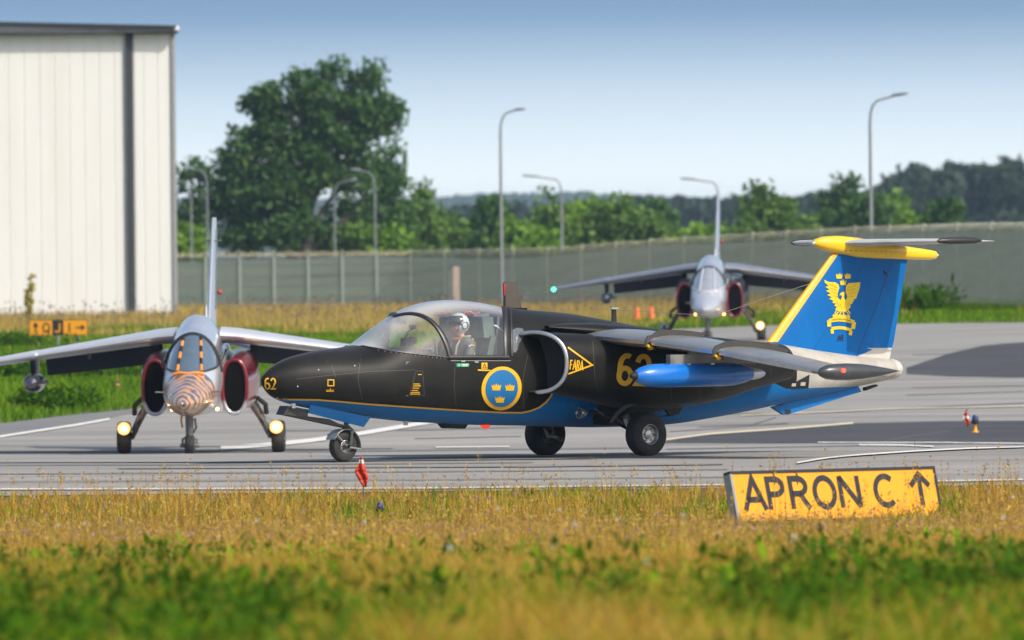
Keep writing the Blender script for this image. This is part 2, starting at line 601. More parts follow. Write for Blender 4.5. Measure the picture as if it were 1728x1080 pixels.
m_joint = mat('joint_sealant', (0.10, 0.10, 0.10), 0.8, var=0.2)
for jl, jw in (([(-80, 803), (500, 800), (1230, 795)], 0.9), ([(-80, 816), (700, 813), (1240, 808)], 0.7), ([(-80, 788), (560, 786), (900, 783)], 0.8), ([(640, 776), (1120, 768)], 0.9), ([(1125, 760), (1800, 747)], 0.8), ([(1270, 718), (1310, 706)], 0.8), ([(1150, 700), (1330, 699)], 0.8), ([(1180, 722), (1330, 716)], 0.7), ([(1500, 745), (1545, 737), (1600, 730)], 1.4), ([(1590, 720), (1800, 724)], 0.8), ([(700, 742), (880, 738)], 0.7), ([(1530, 668), (1800, 660)], 0.7), ([(1540, 600), (1800, 596)], 0.6), ([(440, 700), (470, 716)], 0.7)):
    px_line('pavement_joint', jl, jw, m_joint, 0.024)
m_rubber = mat('tyre_rubber_mark', (0.20, 0.195, 0.185), 0.8, var=0.2, scale=2, dirt=(0.28, 0.27, 0.25), dscale=0.5)
for jl, jw in (([(-80, 783), (420, 782), (1000, 776)], 1.6), ([(200, 793), (900, 790), (1220, 786)], 1.8), ([(1130, 730), (1240, 722), (1330, 716)], 1.4), ([(480, 728), (700, 727), (900, 722)], 1.4), ([(1520, 690), (1800, 678)], 2.2), ([(1540, 655), (1800, 650)], 1.6)):
    px_line('tyre_mark', jl, jw, m_rubber, 0.022)
# ---- grass and weeds
m_blade, t_, b_ = newmat('grass_blades')
at = t_.nodes.new('ShaderNodeVertexColor')
at.layer_name = 'tint'
tr_ = t_.nodes.new('ShaderNodeBsdfTranslucent')
df_ = t_.nodes.new('ShaderNodeBsdfDiffuse')
ms_ = t_.nodes.new('ShaderNodeMixShader')
ms_.inputs[0].default_value = 0.35
t_.links.new(at.outputs[0], tr_.inputs[0])
t_.links.new(at.outputs[0], df_.inputs[0])
t_.links.new(df_.outputs[0], ms_.inputs[1])
t_.links.new(tr_.outputs[0], ms_.inputs[2])
t_.links.new(ms_.outputs[0], t_.nodes['Material Output'].inputs['Surface'])
def np_mesh(name, V, T, C, m):
    """V (n,3), T (k,3) triangles, C (n,3) point colours"""
    me = bpy.data.meshes.new(name)
    me.vertices.add(len(V))
    me.vertices.foreach_set('co', V.astype(np.float32).ravel())
    me.loops.add(len(T) * 3)
    me.loops.foreach_set('vertex_index', T.astype(np.int32).ravel())
    me.polygons.add(len(T))
    me.polygons.foreach_set('loop_start', np.arange(0, len(T) * 3, 3, dtype=np.int32))
    me.polygons.foreach_set('loop_total', np.full(len(T), 3, dtype=np.int32))
    if C is not None:
        ca = me.color_attributes.new('tint', 'FLOAT_COLOR', 'POINT')
        ca.data.foreach_set('color', np.concatenate([C, np.ones((len(C), 1))], 1).astype(np.float32).ravel())
    me.update(calc_edges=True)
    me.validate()
    me.materials.append(m)
    return me
rng = np.random.default_rng(11)
_lat = rng.random((256, 256))
def vnoise(x, y, s, seed=0):
    x, y = x / s + 37.3 * seed, y / s + 11.7 * seed
    xi, yi = np.floor(x).astype(int), np.floor(y).astype(int)
    fx, fy = x - xi, y - yi
    fx, fy = fx * fx * (3 - 2 * fx), fy * fy * (3 - 2 * fy)
    g = lambda a, b: _lat[a % 256, b % 256]
    return (g(xi, yi) * (1 - fx) + g(xi + 1, yi) * fx) * (1 - fy) + (g(xi, yi + 1) * (1 - fx) + g(xi + 1, yi + 1) * fx) * fy
def blades(x, d, h, w, lean, col, base=None, tipcol=None):
    n = len(x)
    z = gz_np(x, d) if base is None else base
    yaw = rng.random(n) * 2 * PI
    la = rng.random(n) * 2 * PI
    lx, ly = np.cos(la) * lean, np.sin(la) * lean
    wx, wy = np.cos(yaw) * w / 2, np.sin(yaw) * w / 2
    V = np.zeros((n, 5, 3))
    V[:, 0] = np.stack([x - wx, d - wy, z - 0.02], 1)
    V[:, 1] = np.stack([x + wx, d + wy, z - 0.02], 1)
    mx, my, mz = x + lx * h * 0.35, d + ly * h * 0.35, z + h * 0.55
    V[:, 2] = np.stack([mx - wx * .8, my - wy * .8, mz], 1)
    V[:, 3] = np.stack([mx + wx * .8, my + wy * .8, mz], 1)
    V[:, 4] = np.stack([x + lx * h, d + ly * h, z + h * (1 - 0.3 * lean)], 1)
    o = (np.arange(n) * 5)[:, None]
    T = np.concatenate([o + [0, 1, 3], o + [0, 3, 2], o + [2, 3, 4]], 1).reshape(-1, 3)
    C = np.repeat(col[:, None, :], 5, 1)
    if tipcol is not None:
        C[:, 4] = tipcol
    return V.reshape(-1, 3), T, C.reshape(-1, 3)
class Acc:
    def __init__(s):
        s.V, s.T, s.C, s.n = [], [], [], 0
    def add(s, VTC):
        V, T, C = VTC
        s.V.append(V)
        s.T.append(T + s.n)
        s.C.append(C)
        s.n += len(V)
    def obj(s, name, m):
        return link(name, np_mesh(name, np.concatenate(s.V), np.concatenate(s.T), np.concatenate(s.C), m))
def heads(x, d, z, size, col, k=5):
    """small tufts: k little triangles round a point (seed heads, flowers)"""
    n = len(x)
    c = np.stack([x, d, z], 1)
    V = np.zeros((n, k, 3, 3))
    for j in range(k):
        a = rng.random(n) * 2 * PI
        e = rng.random(n) * 1.6 - 0.5
        dr = np.stack([np.cos(a) * np.cos(e), np.sin(a) * np.cos(e), np.sin(e) + 0.35], 1) * size[:, None]
        pr = np.stack([-np.sin(a), np.cos(a), 0 * a], 1) * size[:, None] * 0.35
        V[:, j, 0] = c + pr
        V[:, j, 1] = c - pr
        V[:, j, 2] = c + dr
    T = np.arange(n * k * 3).reshape(-1, 3)
    C = np.repeat(col[:, None, :], k * 3, 1)
    return V.reshape(-1, 3), T, C.reshape(-1, 3)
def mixcol(a, b, t):
    return np.array(a)[None, :] * (1 - t[:, None]) + np.array(b)[None, :] * t[:, None]
def wedge(n, d0, d1, margin=0.039, extra=1.2):
    # uniform over area: width grows with distance
    d = d0 + (d1 - d0) * rng.random(n * 2)
    keep = rng.random(n * 2) < (margin * d + extra) / (margin * d1 + extra)
    d = d[keep][:n]
    x = (rng.random(len(d)) * 2 - 1) * (margin * d + extra)
    return x, d
GREEN_A, GREEN_B, GREEN_C = (0.06, 0.165, 0.005), (0.21, 0.36, 0.010), (0.035, 0.11, 0.005)
TAN_A, TAN_B, RUST = (0.50, 0.285, 0.035), (0.70, 0.48, 0.12), (0.40, 0.17, 0.022)
HF = lambda q: np.interp(q, [55, 90, 100, 110, 120, 130, 140, 147, 151], [1.25, 1.1, 0.9, 0.78, 0.70, 0.62, 0.55, 0.55, 0.35])
# near meadow
A = Acc()
def greenness(x, d):
    g = (vnoise(x, d / 4.0, 0.75, 1) - 0.5) * 0.50 + (vnoise(x, d / 4.0, 0.3, 2) - 0.5) * 0.40 + (vnoise(x, d / 14.0, 1.9, 3) - 0.5) * 0.36
    return 0.56 + g + np.interp(d + (vnoise(x, d / 20.0, 1.3, 9) - 0.5) * 26 + (vnoise(x, d / 20.0, 0.5, 10) - 0.5) * 14, [55, 100, 110, 118, 126, 134, 150], [0.20, 0.21, 0.17, 0.09, -0.02, -0.12, -0.26])
x, d = wedge(250000, 54, 151.0)
g = greenness(x, d)
n = len(x)
isg = (g + rng.normal(0, 0.23, n)) > 0.56
t = rng.random(n)
col = np.where(isg[:, None], np.where((rng.random(n) < 0.3)[:, None], mixcol(GREEN_B, (0.36, 0.31, 0.035), t), mixcol(GREEN_A, GREEN_B, t)), np.where((rng.random(n) < 0.38)[:, None], mixcol(RUST, TAN_A, t), mixcol(TAN_A, TAN_B, t)))
hh = np.where(isg, 0.22 + 0.2 * rng.random(n), 0.26 + 0.24 * rng.random(n)) * HF(d)
ww = np.where(isg, 0.011 + 0.010 * rng.random(n), 0.007 + 0.005 * rng.random(n))
A.add(blades(x, d, hh, ww, 0.25 + 0.35 * rng.random(n), col))
# stalks with seed heads
x, d = wedge(22000, 58, 150.5)
g = greenness(x, d)
k = rng.random(len(x)) < np.clip(0.95 - g, 0.1, 1) * np.interp(d, [60, 92, 112], [0.06, 0.25, 1])
x, d = x[k], d[k]
n = len(x)
hh = (0.42 + 0.26 * rng.random(n)) * HF(d) * np.interp(d, [138, 144, 149], [1, 1.0, 1.5]) * np.where(rng.random(n) < 0.06, 1.5, 1)
t = rng.random(n)
sc = mixcol(TAN_A, TAN_B, t)
V_, T_, C_ = blades(x, d, hh, np.full(n, 0.006), 0.12 * rng.random(n), sc)
tips = V_.reshape(-1, 5, 3)[:, 4]
A.add((V_, T_, C_))
hc = mixcol(TAN_B, (0.48, 0.31, 0.12), rng.random(n))
A.add(heads(tips[:, 0], tips[:, 1], tips[:, 2], 0.014 + 0.02 * rng.random(n), hc, 5))
A.add(heads(tips[:, 0], tips[:, 1], tips[:, 2] - 0.04, 0.014 + 0.018 * rng.random(n), hc, 4))
# a few tall grass stalks standing above the rest by the taxiway edge
for (qx, qy0) in ((612, 815), (240, 790), (1605, 800), (1312, 760), (1545, 790), (90, 800), (285, 780), (430, 800), (700, 805), (980, 810), (1110, 800), (1660, 800)):
    p = P(qx, qy0, 140 + 8 * random.random())
    k_ = 7
    xx = p.x + rng.normal(0, 0.06, k_)
    d2 = p.y + rng.normal(0, 0.1, k_)
    h2 = (p.z - gz(p.x, p.y)) * (0.75 + 0.3 * rng.random(k_))
    c2 = mixcol(TAN_A, TAN_B, rng.random(k_))
    v2 = blades(xx, d2, h2, np.full(k_, 0.007), np.full(k_, 0.1), c2)
    tp = v2[0].reshape(-1, 5, 3)[:, 4]
    A.add(v2)
    for q in range(5):
        A.add(heads(tp[:, 0], tp[:, 1], tp[:, 2] - 0.03 * q, np.full(k_, 0.022), c2, 4))
tag(A.obj('meadow_grass', m_blade), 'tall dry and green grass filling the near verge of the taxiway', 'grass', kind='stuff')
# leafy weeds
A = Acc()
def weeds(x, d, hmax, r, leaf, cols, nl=34):
    n = len(x)
    for j in range(nl):
        a = rng.random(n) * 2 * PI
        rr = r * np.sqrt(rng.random(n))
        zz = hmax * (0.15 + 0.85 * rng.random(n)) * (1 - 0.45 * (rr / r) ** 2)
        px_, py_ = x + np.cos(a) * rr, d + np.sin(a) * rr
        sz = leaf * (0.6 + 0.8 * rng.random(n))
        ya = rng.random(n) * 2 * PI
        up = rng.normal(0.35, 0.5, n)
        dr = np.stack([np.cos(ya), np.sin(ya), up], 1) * sz[:, None]
        sd_ = np.stack([-np.sin(ya), np.cos(ya), rng.normal(0, 0.3, n)], 1) * sz[:, None] * 0.24
        c = np.stack([px_, py_, gz_np(px_, py_) + zz], 1)
        V = np.stack([c, c + dr * 0.45 + sd_, c + dr, c + dr * 0.45 - sd_], 1)
        o = (np.arange(n) * 4)[:, None]
        T = np.concatenate([o + [0, 1, 2], o + [0, 2, 3]], 1).reshape(-1, 3)
        C = np.repeat(mixcol(cols[0], cols[1], rng.random(n))[:, None, :], 4, 1)
        A.add((V.reshape(-1, 3), T, C.reshape(-1, 3)))
x, d = wedge(9000, 56, 136)
g = greenness(x, d)
k = g > 0.88
weeds(x[k], d[k], (0.36 + 0.2 * vnoise(x[k], d[k], 2.0, 5)) * HF(d[k]), 0.15, 0.07, (GREEN_C, (0.085, 0.17, 0.016)), 24)
# named clumps seen standing up in the photograph
for (qx, qy, dq, hq, rq, nn) in ((255, 905, 113, .5, .6, 26), (545, 905, 113, .5, .8, 34), (790, 915, 112, .42, .7, 22), (1030, 880, 122, .42, .6, 18), (1310, 905, 114, .5, .9, 30), (1640, 905, 112, .5, .7, 26), (1500, 940, 100, .5, .8, 26), (900, 985, 86, .5, .6, 30), (1250, 1000, 82, .5, .8, 30), (430, 1000, 82, .45, .5, 20), (80, 915, 110, .45, .6, 20)):
    p = P(qx, qy, dq)
    nn = nn // 2
    weeds(p.x + rng.normal(0, rq * 0.6, nn), dq + rng.normal(0, 4.0, nn), np.full(nn, hq * float(HF(dq))), 0.2, 0.10, (GREEN_C, GREEN_B), 30)
tag(A.obj('leafy_weeds', m_blade), 'dark green leafy weeds growing in clumps in the near verge', 'weeds', kind='stuff')
# wild flowers
A = Acc()
x, d = wedge(750, 118, 150.5)
zz = gz_np(x, d) + (0.40 + 0.16 * rng.random(len(x))) * HF(d)
A.add(blades(x, d, zz - gz_np(x, d), np.full(len(x), 0.006), np.full(len(x), 0.02), mixcol(GREEN_A, TAN_A, rng.random(len(x)))))
A.add(heads(x, d, zz, np.full(len(x), 0.024), mixcol((0.42, 0.20, 0.38), (0.55, 0.36, 0.48), rng.random(len(x))), 6))
x, d = wedge(26, 70, 130)
zz = gz_np(x, d) + 0.5 + 0.1 * rng.random(len(x))
A.add(heads(x, d, zz, np.full(len(x), 0.03), np.tile([[0.75, 0.75, 0.68]], (len(x), 1)), 8))
tag(A.obj('wild_flowers', m_blade), 'small pale purple and white wild flowers among the dry grass', 'flowers', kind='stuff')
# far verge: mown green grass, then tall dry grass in front of hangar and fence
A = Acc()
n = 330000
d = 268 + (610 - 268) * rng.random(n) ** 0.8
x = (rng.random(n) * 2 - 1) * (0.039 * d + 2)
ed = np.interp(x, EX, ED)
k = d > ed + 0.15
x, d, ed = x[k], d[k], ed[k]
n = len(x)
dryness = np.interp(d, [410, 470, 510, 620], [-0.4, 0.22, 0.75, 0.8]) + (vnoise(x, d, 4.0, 4) - 0.5) * 0.9 + (vnoise(x, d * 0.3, 1.2, 6) - 0.5) * 0.5 + np.interp(d - ed, [0, 1.5], [0.05, 0])
isd = dryness + rng.normal(0, 0.16, n) > 0.36
t = rng.random(n)
col = np.where(isd[:, None], mixcol((0.42, 0.27, 0.07), (0.58, 0.46, 0.13), t), mixcol((0.06, 0.165, 0.008), (0.19, 0.32, 0.018), np.clip(t * 0.6 + 0.5 * vnoise(x, d * 0.4, 2.5, 8), 0, 1)))
hh = np.where(isd, 0.18 + 0.36 * rng.random(n), 0.12 + 0.16 * rng.random(n)) * np.interp(d, [280, 470, 520], [0.8, 0.9, 1.15])
A.add(blades(x, d, hh, np.where(isd, 0.02, 0.034) * np.interp(d, [280, 600], [1, 1.6]), 0.2 + 0.3 * rng.random(n), col))
tag(A.obj('verge_grass', m_blade), 'mown green grass and taller dry grass beyond the taxiway', 'grass', kind='stuff')
A = Acc()
for (qx, qy, dq, hq, rq, nn) in ((85, 690, 305, .42, .5, 40), (132, 692, 302, .42, .35, 26), (30, 640, 345, .45, .7, 40), (150, 640, 345, .4, .6, 30), (10, 590, 395, .5, .9, 60), (210, 640, 350, .35, .5, 16), (1560, 510, 440, 0.9, 0.8, 50)):
    X_, D_ = ground_np([qx], [qy])[0] if qx < 1000 else (P(qx, qy, dq).x, dq)
    weeds(X_ + rng.normal(0, rq * 0.7, nn), D_ + rng.normal(0, 1.0, nn), np.full(nn, hq), 0.25, 0.16, (GREEN_C, (0.10, 0.20, 0.016)), 30)
tag(A.obj('verge_weeds', m_blade), 'darker green leafy clumps in the grass beyond the taxiway', 'weeds', kind='stuff')
A = Acc()
n = 2200
d = 480 + 108 * rng.random(n)
x = (rng.random(n) * 2 - 1) * (0.039 * d + 2)
k = d < np.where(x < -11.6, 528, 590)
x, d = x[k], d[k]
hh = 0.45 + 0.5 * rng.random(len(x)) ** 2
cc = mixcol((0.20, 0.17, 0.18), (0.40, 0.30, 0.20), rng.random(len(x)))
V_, T_, C_ = blades(x, d, hh, np.full(len(x), 0.025), 0.1 * rng.random(len(x)), cc)
tp = V_.reshape(-1, 5, 3)[:, 4]
A.add((V_, T_, C_))
A.add(heads(tp[:, 0], tp[:, 1], tp[:, 2] - 0.05, np.full(len(x), 0.09), cc, 5))
tag(A.obj('tall_weeds', m_blade), 'tall purplish seeding weeds in front of the hangar and fence', 'weeds', kind='stuff')
# yellow-green plant standing against the hangar wall
p = P(50, 560, 505)
yp = thing('yellow_plant', (p.x, 505, gz(p.x, 505)), 'tall yellow-green plant standing against the cream hangar above the lettered sign', 'plant')
A = Acc()
for j in range(220):
    h_ = random.random()
    br = random.choice((-0.12, 0.03, 0.1))
    A.add(heads(np.array([br * h_ * 1.2 + random.gauss(0, 0.05)]), np.array([random.gauss(0, 0.06)]), np.array([0.1 + 1.75 * h_ * (1 if br > 0 else 0.7)]), np.array([0.13]), np.array([[0.55 + 0.1 * random.random(), 0.52, 0.10]]), 4))
me = np_mesh('foliage', np.concatenate(A.V), np.concatenate(A.T), np.concatenate(A.C), m_blade)
link('foliage', me, None, yp)
MB().tube([(0, 0, -0.05), (0.02, 0, 0.6), (0.06, 0, 1.2)], [0.03, 0.02, 0.008], 6).build('stem', mat('weed_stem', (0.3, 0.28, 0.1), 0.8), yp)

# ---- hangar
dh = 533.0
hx = lambda q, y=300: P(q, y, dh).x
zb_ = gz(-15, dh)
ztop = P(296, 54, dh).z
x_r = hx(298)
m_cream = mat('cream_sheet', (0.79, 0.79, 0.765), 0.45, var=0.02, scale=1.5, stretch=(1, 1, 0.15), dirt=(0.75, 0.735, 0.68), dscale=0.6)
m_dark = mat('dark_trim', (0.045, 0.05, 0.058), 0.55, var=0.2)
m_roof = mat('grey_roof_sheet', (0.13, 0.14, 0.16), 0.5, var=0.2, scale=2)
hg = thing('hangar', (x_r, dh, zb_), 'tall cream sheet-clad hangar with dark roof edge at the left', 'building', R(2.5))
W0 = hx(-900) - x_r
H = ztop - zb_
MB().box(((W0) / 2, 12.02, H / 2 - 0.3), (abs(W0) - 0.02, 24, H + 0.5)).build('wall', mat('panel_gap', (0.72, 0.71, 0.68), 0.7), hg, smooth=0)
seams = [-900 + 25.3 * i for i in range(36)]
seams = [s_ for s_ in seams if s_ < -10] + [-9.5, 15.6, 42, 68, 93, 118, 143, 168.5, 194, 210.5]
prs = list(zip(seams[:-1], seams[1:])) + [(228, 243), (243, 267), (267, 291)]
for a, b in prs:
    xa, xb = hx(a) - x_r + 0.006, hx(b) - x_r - 0.006
    w_ = xb - xa
    pm = MB()
    pr_ = [(0, 0.19), (0.0, 0.012), (0.02, 0.0), (w_ - 0.02, 0.0), (w_, 0.012), (w_, 0.19)]
    pm.prism(pr_, lambda u, v: Vector((xa + u, v, 0.0)), lambda u, v: Vector((xa + u, v, H - 0.05)))
    pm.build('wall_panel', m_cream, hg, smooth=0)
xa, xb = hx(211) - x_r, hx(227.5) - x_r
MB().box(((xa + xb) / 2 - .06, 0.02, H / 2), (0.10, 0.3, H - 0.04)).box(((xa + xb) / 2 + 0.08, 0.06, H / 2), (0.16, 0.22, H - 0.05)).build('door_rail', m_dark, hg, smooth=0)
MB().box(((hx(291) + hx(298)) / 2 - x_r, 0.05, H / 2), (0.13, 0.28, H - 0.02)).build('corner_trim', mat('grey_trim', (0.33, 0.33, 0.33), 0.5), hg, smooth=0)
rf = MB()
zl = P(-880, 21, dh).z - zb_
rf.hexa([Vector((W0, -0.5, H)), Vector((0.12, -0.5, H - 0.02)), Vector((0.12, 25, H)), Vector((W0, 25, H)), Vector((W0, -0.55, zl)), Vector((0.14, -0.55, H + 0.18)), Vector((0.14, 25, H + 0.2)), Vector((W0, 25, zl))])
ro = rf.build('roof', m_roof, hg, smooth=0)
MB().box((W0 / 2 + 0.05, -0.6, 0.01), (abs(W0), 0.1, 0.07), Matrix.Rotation(-math.atan2(zl - H - 0.19, abs(W0)) * -1, 3, 'Y')).build('gutter', m_dark, ro, smooth=0)
ro.children[0].location = (0, 0, (zl + H + 0.2) / 2)
MB().lathe([(0.0, -0.1), (0.10, -0.06), (0.12, 0), (0.10, 0.08), (0.0, 0.12)], 14, (0.03, -0.5, H + 0.12), 'Z').build('corner_lamp', mat('white_plastic', (0.75, 0.75, 0.73), 0.4), hg)

# ---- fence with wire panels and razor coil
m_wire = mat('green_wire', (0.17, 0.20, 0.165), 0.6, var=0.15)
m_post = mat('green_post', (0.34, 0.40, 0.34), 0.5, var=0.15)
m_coil = mat('razor_wire', (0.70, 0.62, 0.42), 0.4, metal=0.1, var=0.2)
fd = lambda q: np.interp(q, [200, 700, 1000, 1400, 1760], [602, 600, 552, 487, 428])
qs = [290 + 57.7 * i for i in range(27)]
fp = []
for q in qs:
    d_ = float(fd(q))
    X_ = P(q, 480, d_).x
    fp.append(Vector((X_, d_, gz(X_, d_))))
fn = thing('boundary_fence', fp[0], 'long green wire mesh fence with razor coil along the back of the airfield', 'fence')
FH = 2.45
pm = MB()
for i in range(46):
    u = (i + 0.5) / 46
    pm.box((u, 0, 0.5), (0.0085, 0.008, 0.98))
for k_, z_ in enumerate(np.linspace(0.02, 0.98, 22)):
    big = k_ % 4 == 2
    pm.box((0.5, -0.02 if big else 0.008, z_), (0.99, 0.03 if big else 0.008, 0.008 if big else 0.005))
panel_me = pm.build('tmp', m_wire, smooth=0).data
bpy.data.objects.remove(bpy.data.objects['tmp'])
cm = MB()
pts = []
for i in range(91):
    a = 2 * PI * i / 8.0
    pts.append((i / 90.0, 0.11 * math.cos(a), 0.10 + 0.10 * math.sin(a) + 0.03 * math.sin(i * 1.7)))
cm.tube(pts, 0.011, 4)
coil_me = cm.build('tmp', m_coil, smooth=0).data
bpy.data.objects.remove(bpy.data.objects['tmp'])
post_me = MB().box((0, 0, FH / 2), (0.085, 0.085, FH + 0.1)).tube([(0, 0, FH), (0, -0.05, FH + 0.3)], 0.025, 6).build('tmp', m_post, smooth=0).data
bpy.data.objects.remove(bpy.data.objects['tmp'])
for i, p in enumerate(fp):
    o = link('post', post_me, None, fn)
    o.location = p - fp[0] + Vector((0, -0.07, -0.05))
    if i + 1 < len(fp):
        v = fp[i + 1] - p
        yaw = math.atan2(v.y, v.x)
        L_ = Vector((v.x, v.y, 0)).length
        for nm, me, z_, hs in (('mesh_panel', panel_me, 0.03, FH), ('razor_coil', coil_me, FH - 0.02, 1.0)):
            o = link(nm, me, None, fn)
            sh = Matrix(((L_, 0, 0, 0), (0, 1, 0, 0), (v.z, 0, hs, 0), (0, 0, 0, 1)))
            o.matrix_local = Matrix.Translation(p - fp[0] + Vector((0, 0, z_))) @ Matrix.Rotation(yaw, 4, 'Z') @ sh
# grassy bank behind the fence
m_field = surf_mat('bank_grass', [(0.075, 0.10, 0.06), (0.125, 0.15, 0.105), (0.18, 0.20, 0.14)], 0.3, 0.95, stretch=(0.15, 0.3, 1.6), fine=1.5, bump=0.6)
mb = MB()
rows = []
for off_, rise in ((8, -.05), (14, .1), (26, .45), (45, 1.2), (66, 2.0), (82, 2.3), (96, 2.35), (112, 1.7), (130, .6), (145, -.2)):
    row = []
    for q in np.linspace(-500, 2300, 90):
        d_ = float(fd(min(max(q, 200), 1760))) + off_
        X_ = P(q, 480, d_).x
        row.append(Vector((X_, d_, gz(X_, d_) + rise + 0.12 * math.sin(q * 0.013) * (1 if rise > 1 else 0))))
    rows.append(row)
mb.rings(rows, closed=False)
tag(mb.build('grassy_bank', m_field, smooth=60, recalc=False), kind='structure')

# ---- street lamps
m_galv = mat('galvanised', (0.26, 0.28, 0.30), 0.5, metal=0.2, var=0.15)
m_lamp = mat('lamp_housing', (0.22, 0.24, 0.27), 0.5, var=0.15)
def street_lamp(qx, qtop, d_, arm, label, tilt=0.05, r0=0.08):
    p = P(qx, 480, d_)
    b0 = Vector((p.x, d_, gz(p.x, d_)))
    top = P(qx, qtop, d_)
    h = top.z - b0.z
    t = thing('street_lamp', b0, label, 'street lamp', group='street lamps along the airfield fence')
    MB().tube([(0, 0, -0.05), (0, 0, 0.4), (0, 0, h - 0.9)], [r0, r0 * 0.9, r0 * 0.65], 12).build('pole', m_galv, t)
    s = 1 if arm > 0 else -1
    a = abs(arm)
    MB().tube([(0, 0, h - 0.92), (s * 0.02, 0, h - 0.55), (s * 0.1, 0, h - 0.25), (s * 0.26, 0, h - 0.08), (s * a * 0.62, 0, h + tilt * 0.6)], [r0 * .65, r0 * .62, r0 * .58, r0 * .54, r0 * .5], 10).build('arm', m_galv, t)
    hd = MB()
    rr = []
    for f_, w_, hgt in ((0.56, 0.03, 0.03), (0.62, 0.07, 0.055), (0.8, 0.13, 0.06), (0.95, 0.12, 0.045), (1.0, 0.05, 0.02)):
        c = Vector((s * a * f_, 0, h + tilt * f_ * 1.4))
        rr.append([c + Vector((0, w_ * math.cos(q), hgt * math.sin(q))) for q in np.linspace(0, 2 * PI, 12, endpoint=False)])
    hd.rings(rr, True, True).build('lamp_head', m_lamp, t)
    MB().box((0, -0.1, 0.8), (0.10, 0.05, 0.35)).build('access_cover', m_lamp, t, smooth=0)
    return t
street_lamp(847, 187, 560, 1.0, 'tall street lamp with arm to the right, behind the dark jet\'s canopy')
street_lamp(1471, 166, 500, 1.35, 'tall street lamp with arm to the right, just above the yellow tail fairing', 0.12)
street_lamp(949, 300, 720, -2.0, 'shorter street lamp with arm to the left, right of the tall lamp near the canopy', 0.1)
street_lamp(1214, 305, 700, -1.9, 'street lamp with arm to the left, behind the far jet\'s fin', 0.1)
street_lamp(324, 306, 720, -1.0, 'pale street lamp closest to the hangar edge', 0.05, 0.055)
street_lamp(351, 285, 700, -1.1, 'pale street lamp close behind the near silver jet\'s fin', 0.05, 0.055)
street_lamp(566, 306, 720, 1.2, 'pale street lamp in front of the big tree, left of its neighbour', 0.05, 0.055)
street_lamp(634, 288, 690, -1.2, 'pale street lamp in front of the big tree\'s right edge', 0.05, 0.055)

# ---- trees
def leaf_mat(name, c0, c1, c2):
    m, t, b = newmat(name)
    N, L = t.nodes, t.links
    ge = N.new('ShaderNodeNewGeometry')
    rp_ = N.new('ShaderNodeValToRGB')
    rp_.color_ramp.elements[0].color = c0 + (1,)
    rp_.color_ramp.elements[1].color = c2 + (1,)
    e_ = rp_.color_ramp.elements.new(0.5)
    e_.color = c1 + (1,)
    L.new(ge.outputs['Random Per Island'], rp_.inputs[0])
    tr = N.new('ShaderNodeBsdfTranslucent')
    L.new(rp_.outputs[0], tr.inputs[0])
    L.new(rp_.outputs[0], b.inputs['Base Color'])
    b.inputs['Roughness'].default_value = 0.55
    b.inputs['Specular IOR Level'].default_value = 0.25
    mx = N.new('ShaderNodeMixShader')
    mx.inputs[0].default_value = 0.3
    L.new(b.outputs[0], mx.inputs[1])
    L.new(tr.outputs[0], mx.inputs[2])
    L.new(mx.outputs[0], N['Material Output'].inputs['Surface'])
    return m
LF = {
    'dark': leaf_mat('leaf_dark', (0.038, 0.105, 0.024), (0.06, 0.14, 0.030), (0.095, 0.18, 0.036)),
    'mid': leaf_mat('leaf_mid', (0.08, 0.165, 0.022), (0.115, 0.215, 0.030), (0.155, 0.26, 0.04)),
    'bright': leaf_mat('leaf_bright', (0.11, 0.225, 0.016), (0.15, 0.29, 0.022), (0.20, 0.34, 0.03)),
    'far': leaf_mat('leaf_far', (0.03, 0.055, 0.03), (0.04, 0.07, 0.035), (0.055, 0.085, 0.04)),
}
m_bark = mat('bark', (0.10, 0.085, 0.07), 0.9, var=0.3, scale=3, bump=0.4, bscale=8)
def crown_mesh(ells, per, leaf, clump=0.8, nleaf=46, seed=1, fill=0.62):
    """ells: (cx, cy, cz, rx, ry, rz); leaf faces gathered in clumps spread through the shell of each lobe"""
    g_ = np.random.default_rng(seed)
    V = []
    for (cx, cy, cz, rx, ry, rz) in ells:
        k = max(4, int(per * (rx * ry * rz) ** 0.66))
        u = g_.normal(size=(k, 3))
        u /= np.linalg.norm(u, axis=1)[:, None]
        r = fill + (1.04 - fill) * g_.random(k) ** 0.6
        r *= 0.88 + 0.20 * g_.random(k)
        cs = np.array([cx, cy, cz]) + u * r[:, None] * np.array([rx, ry, rz])
        cr_ = clump * (0.6 + 0.8 * g_.random(k))
        for c, q in zip(cs, cr_):
            m_ = int(nleaf * (q / clump) ** 1.5) + 6
            w = np.clip(g_.normal(size=(m_, 3)) * 0.5, -0.85, 0.85)
            pts_ = c + w * q * np.array([1, 1, 0.75])
            a = g_.normal(size=(m_, 3))
            a /= np.linalg.norm(a, axis=1)[:, None]
            b = np.cross(a, g_.normal(size=(m_, 3)))
            b /= np.linalg.norm(b, axis=1)[:, None] + 1e-9
            s = leaf * (0.55 + 0.9 * g_.random(m_))[:, None]
            V.append(np.stack([pts_ - a * s, pts_ + b * s * 0.6, pts_ + a * s, pts_ - b * s * 0.6], 1))
    V = np.concatenate(V)
    n = len(V)
    o = (np.arange(n) * 4)[:, None]
    T = np.concatenate([o + [0, 1, 2], o + [0, 2, 3]], 1).reshape(-1, 3)
    return V.reshape(-1, 3), T
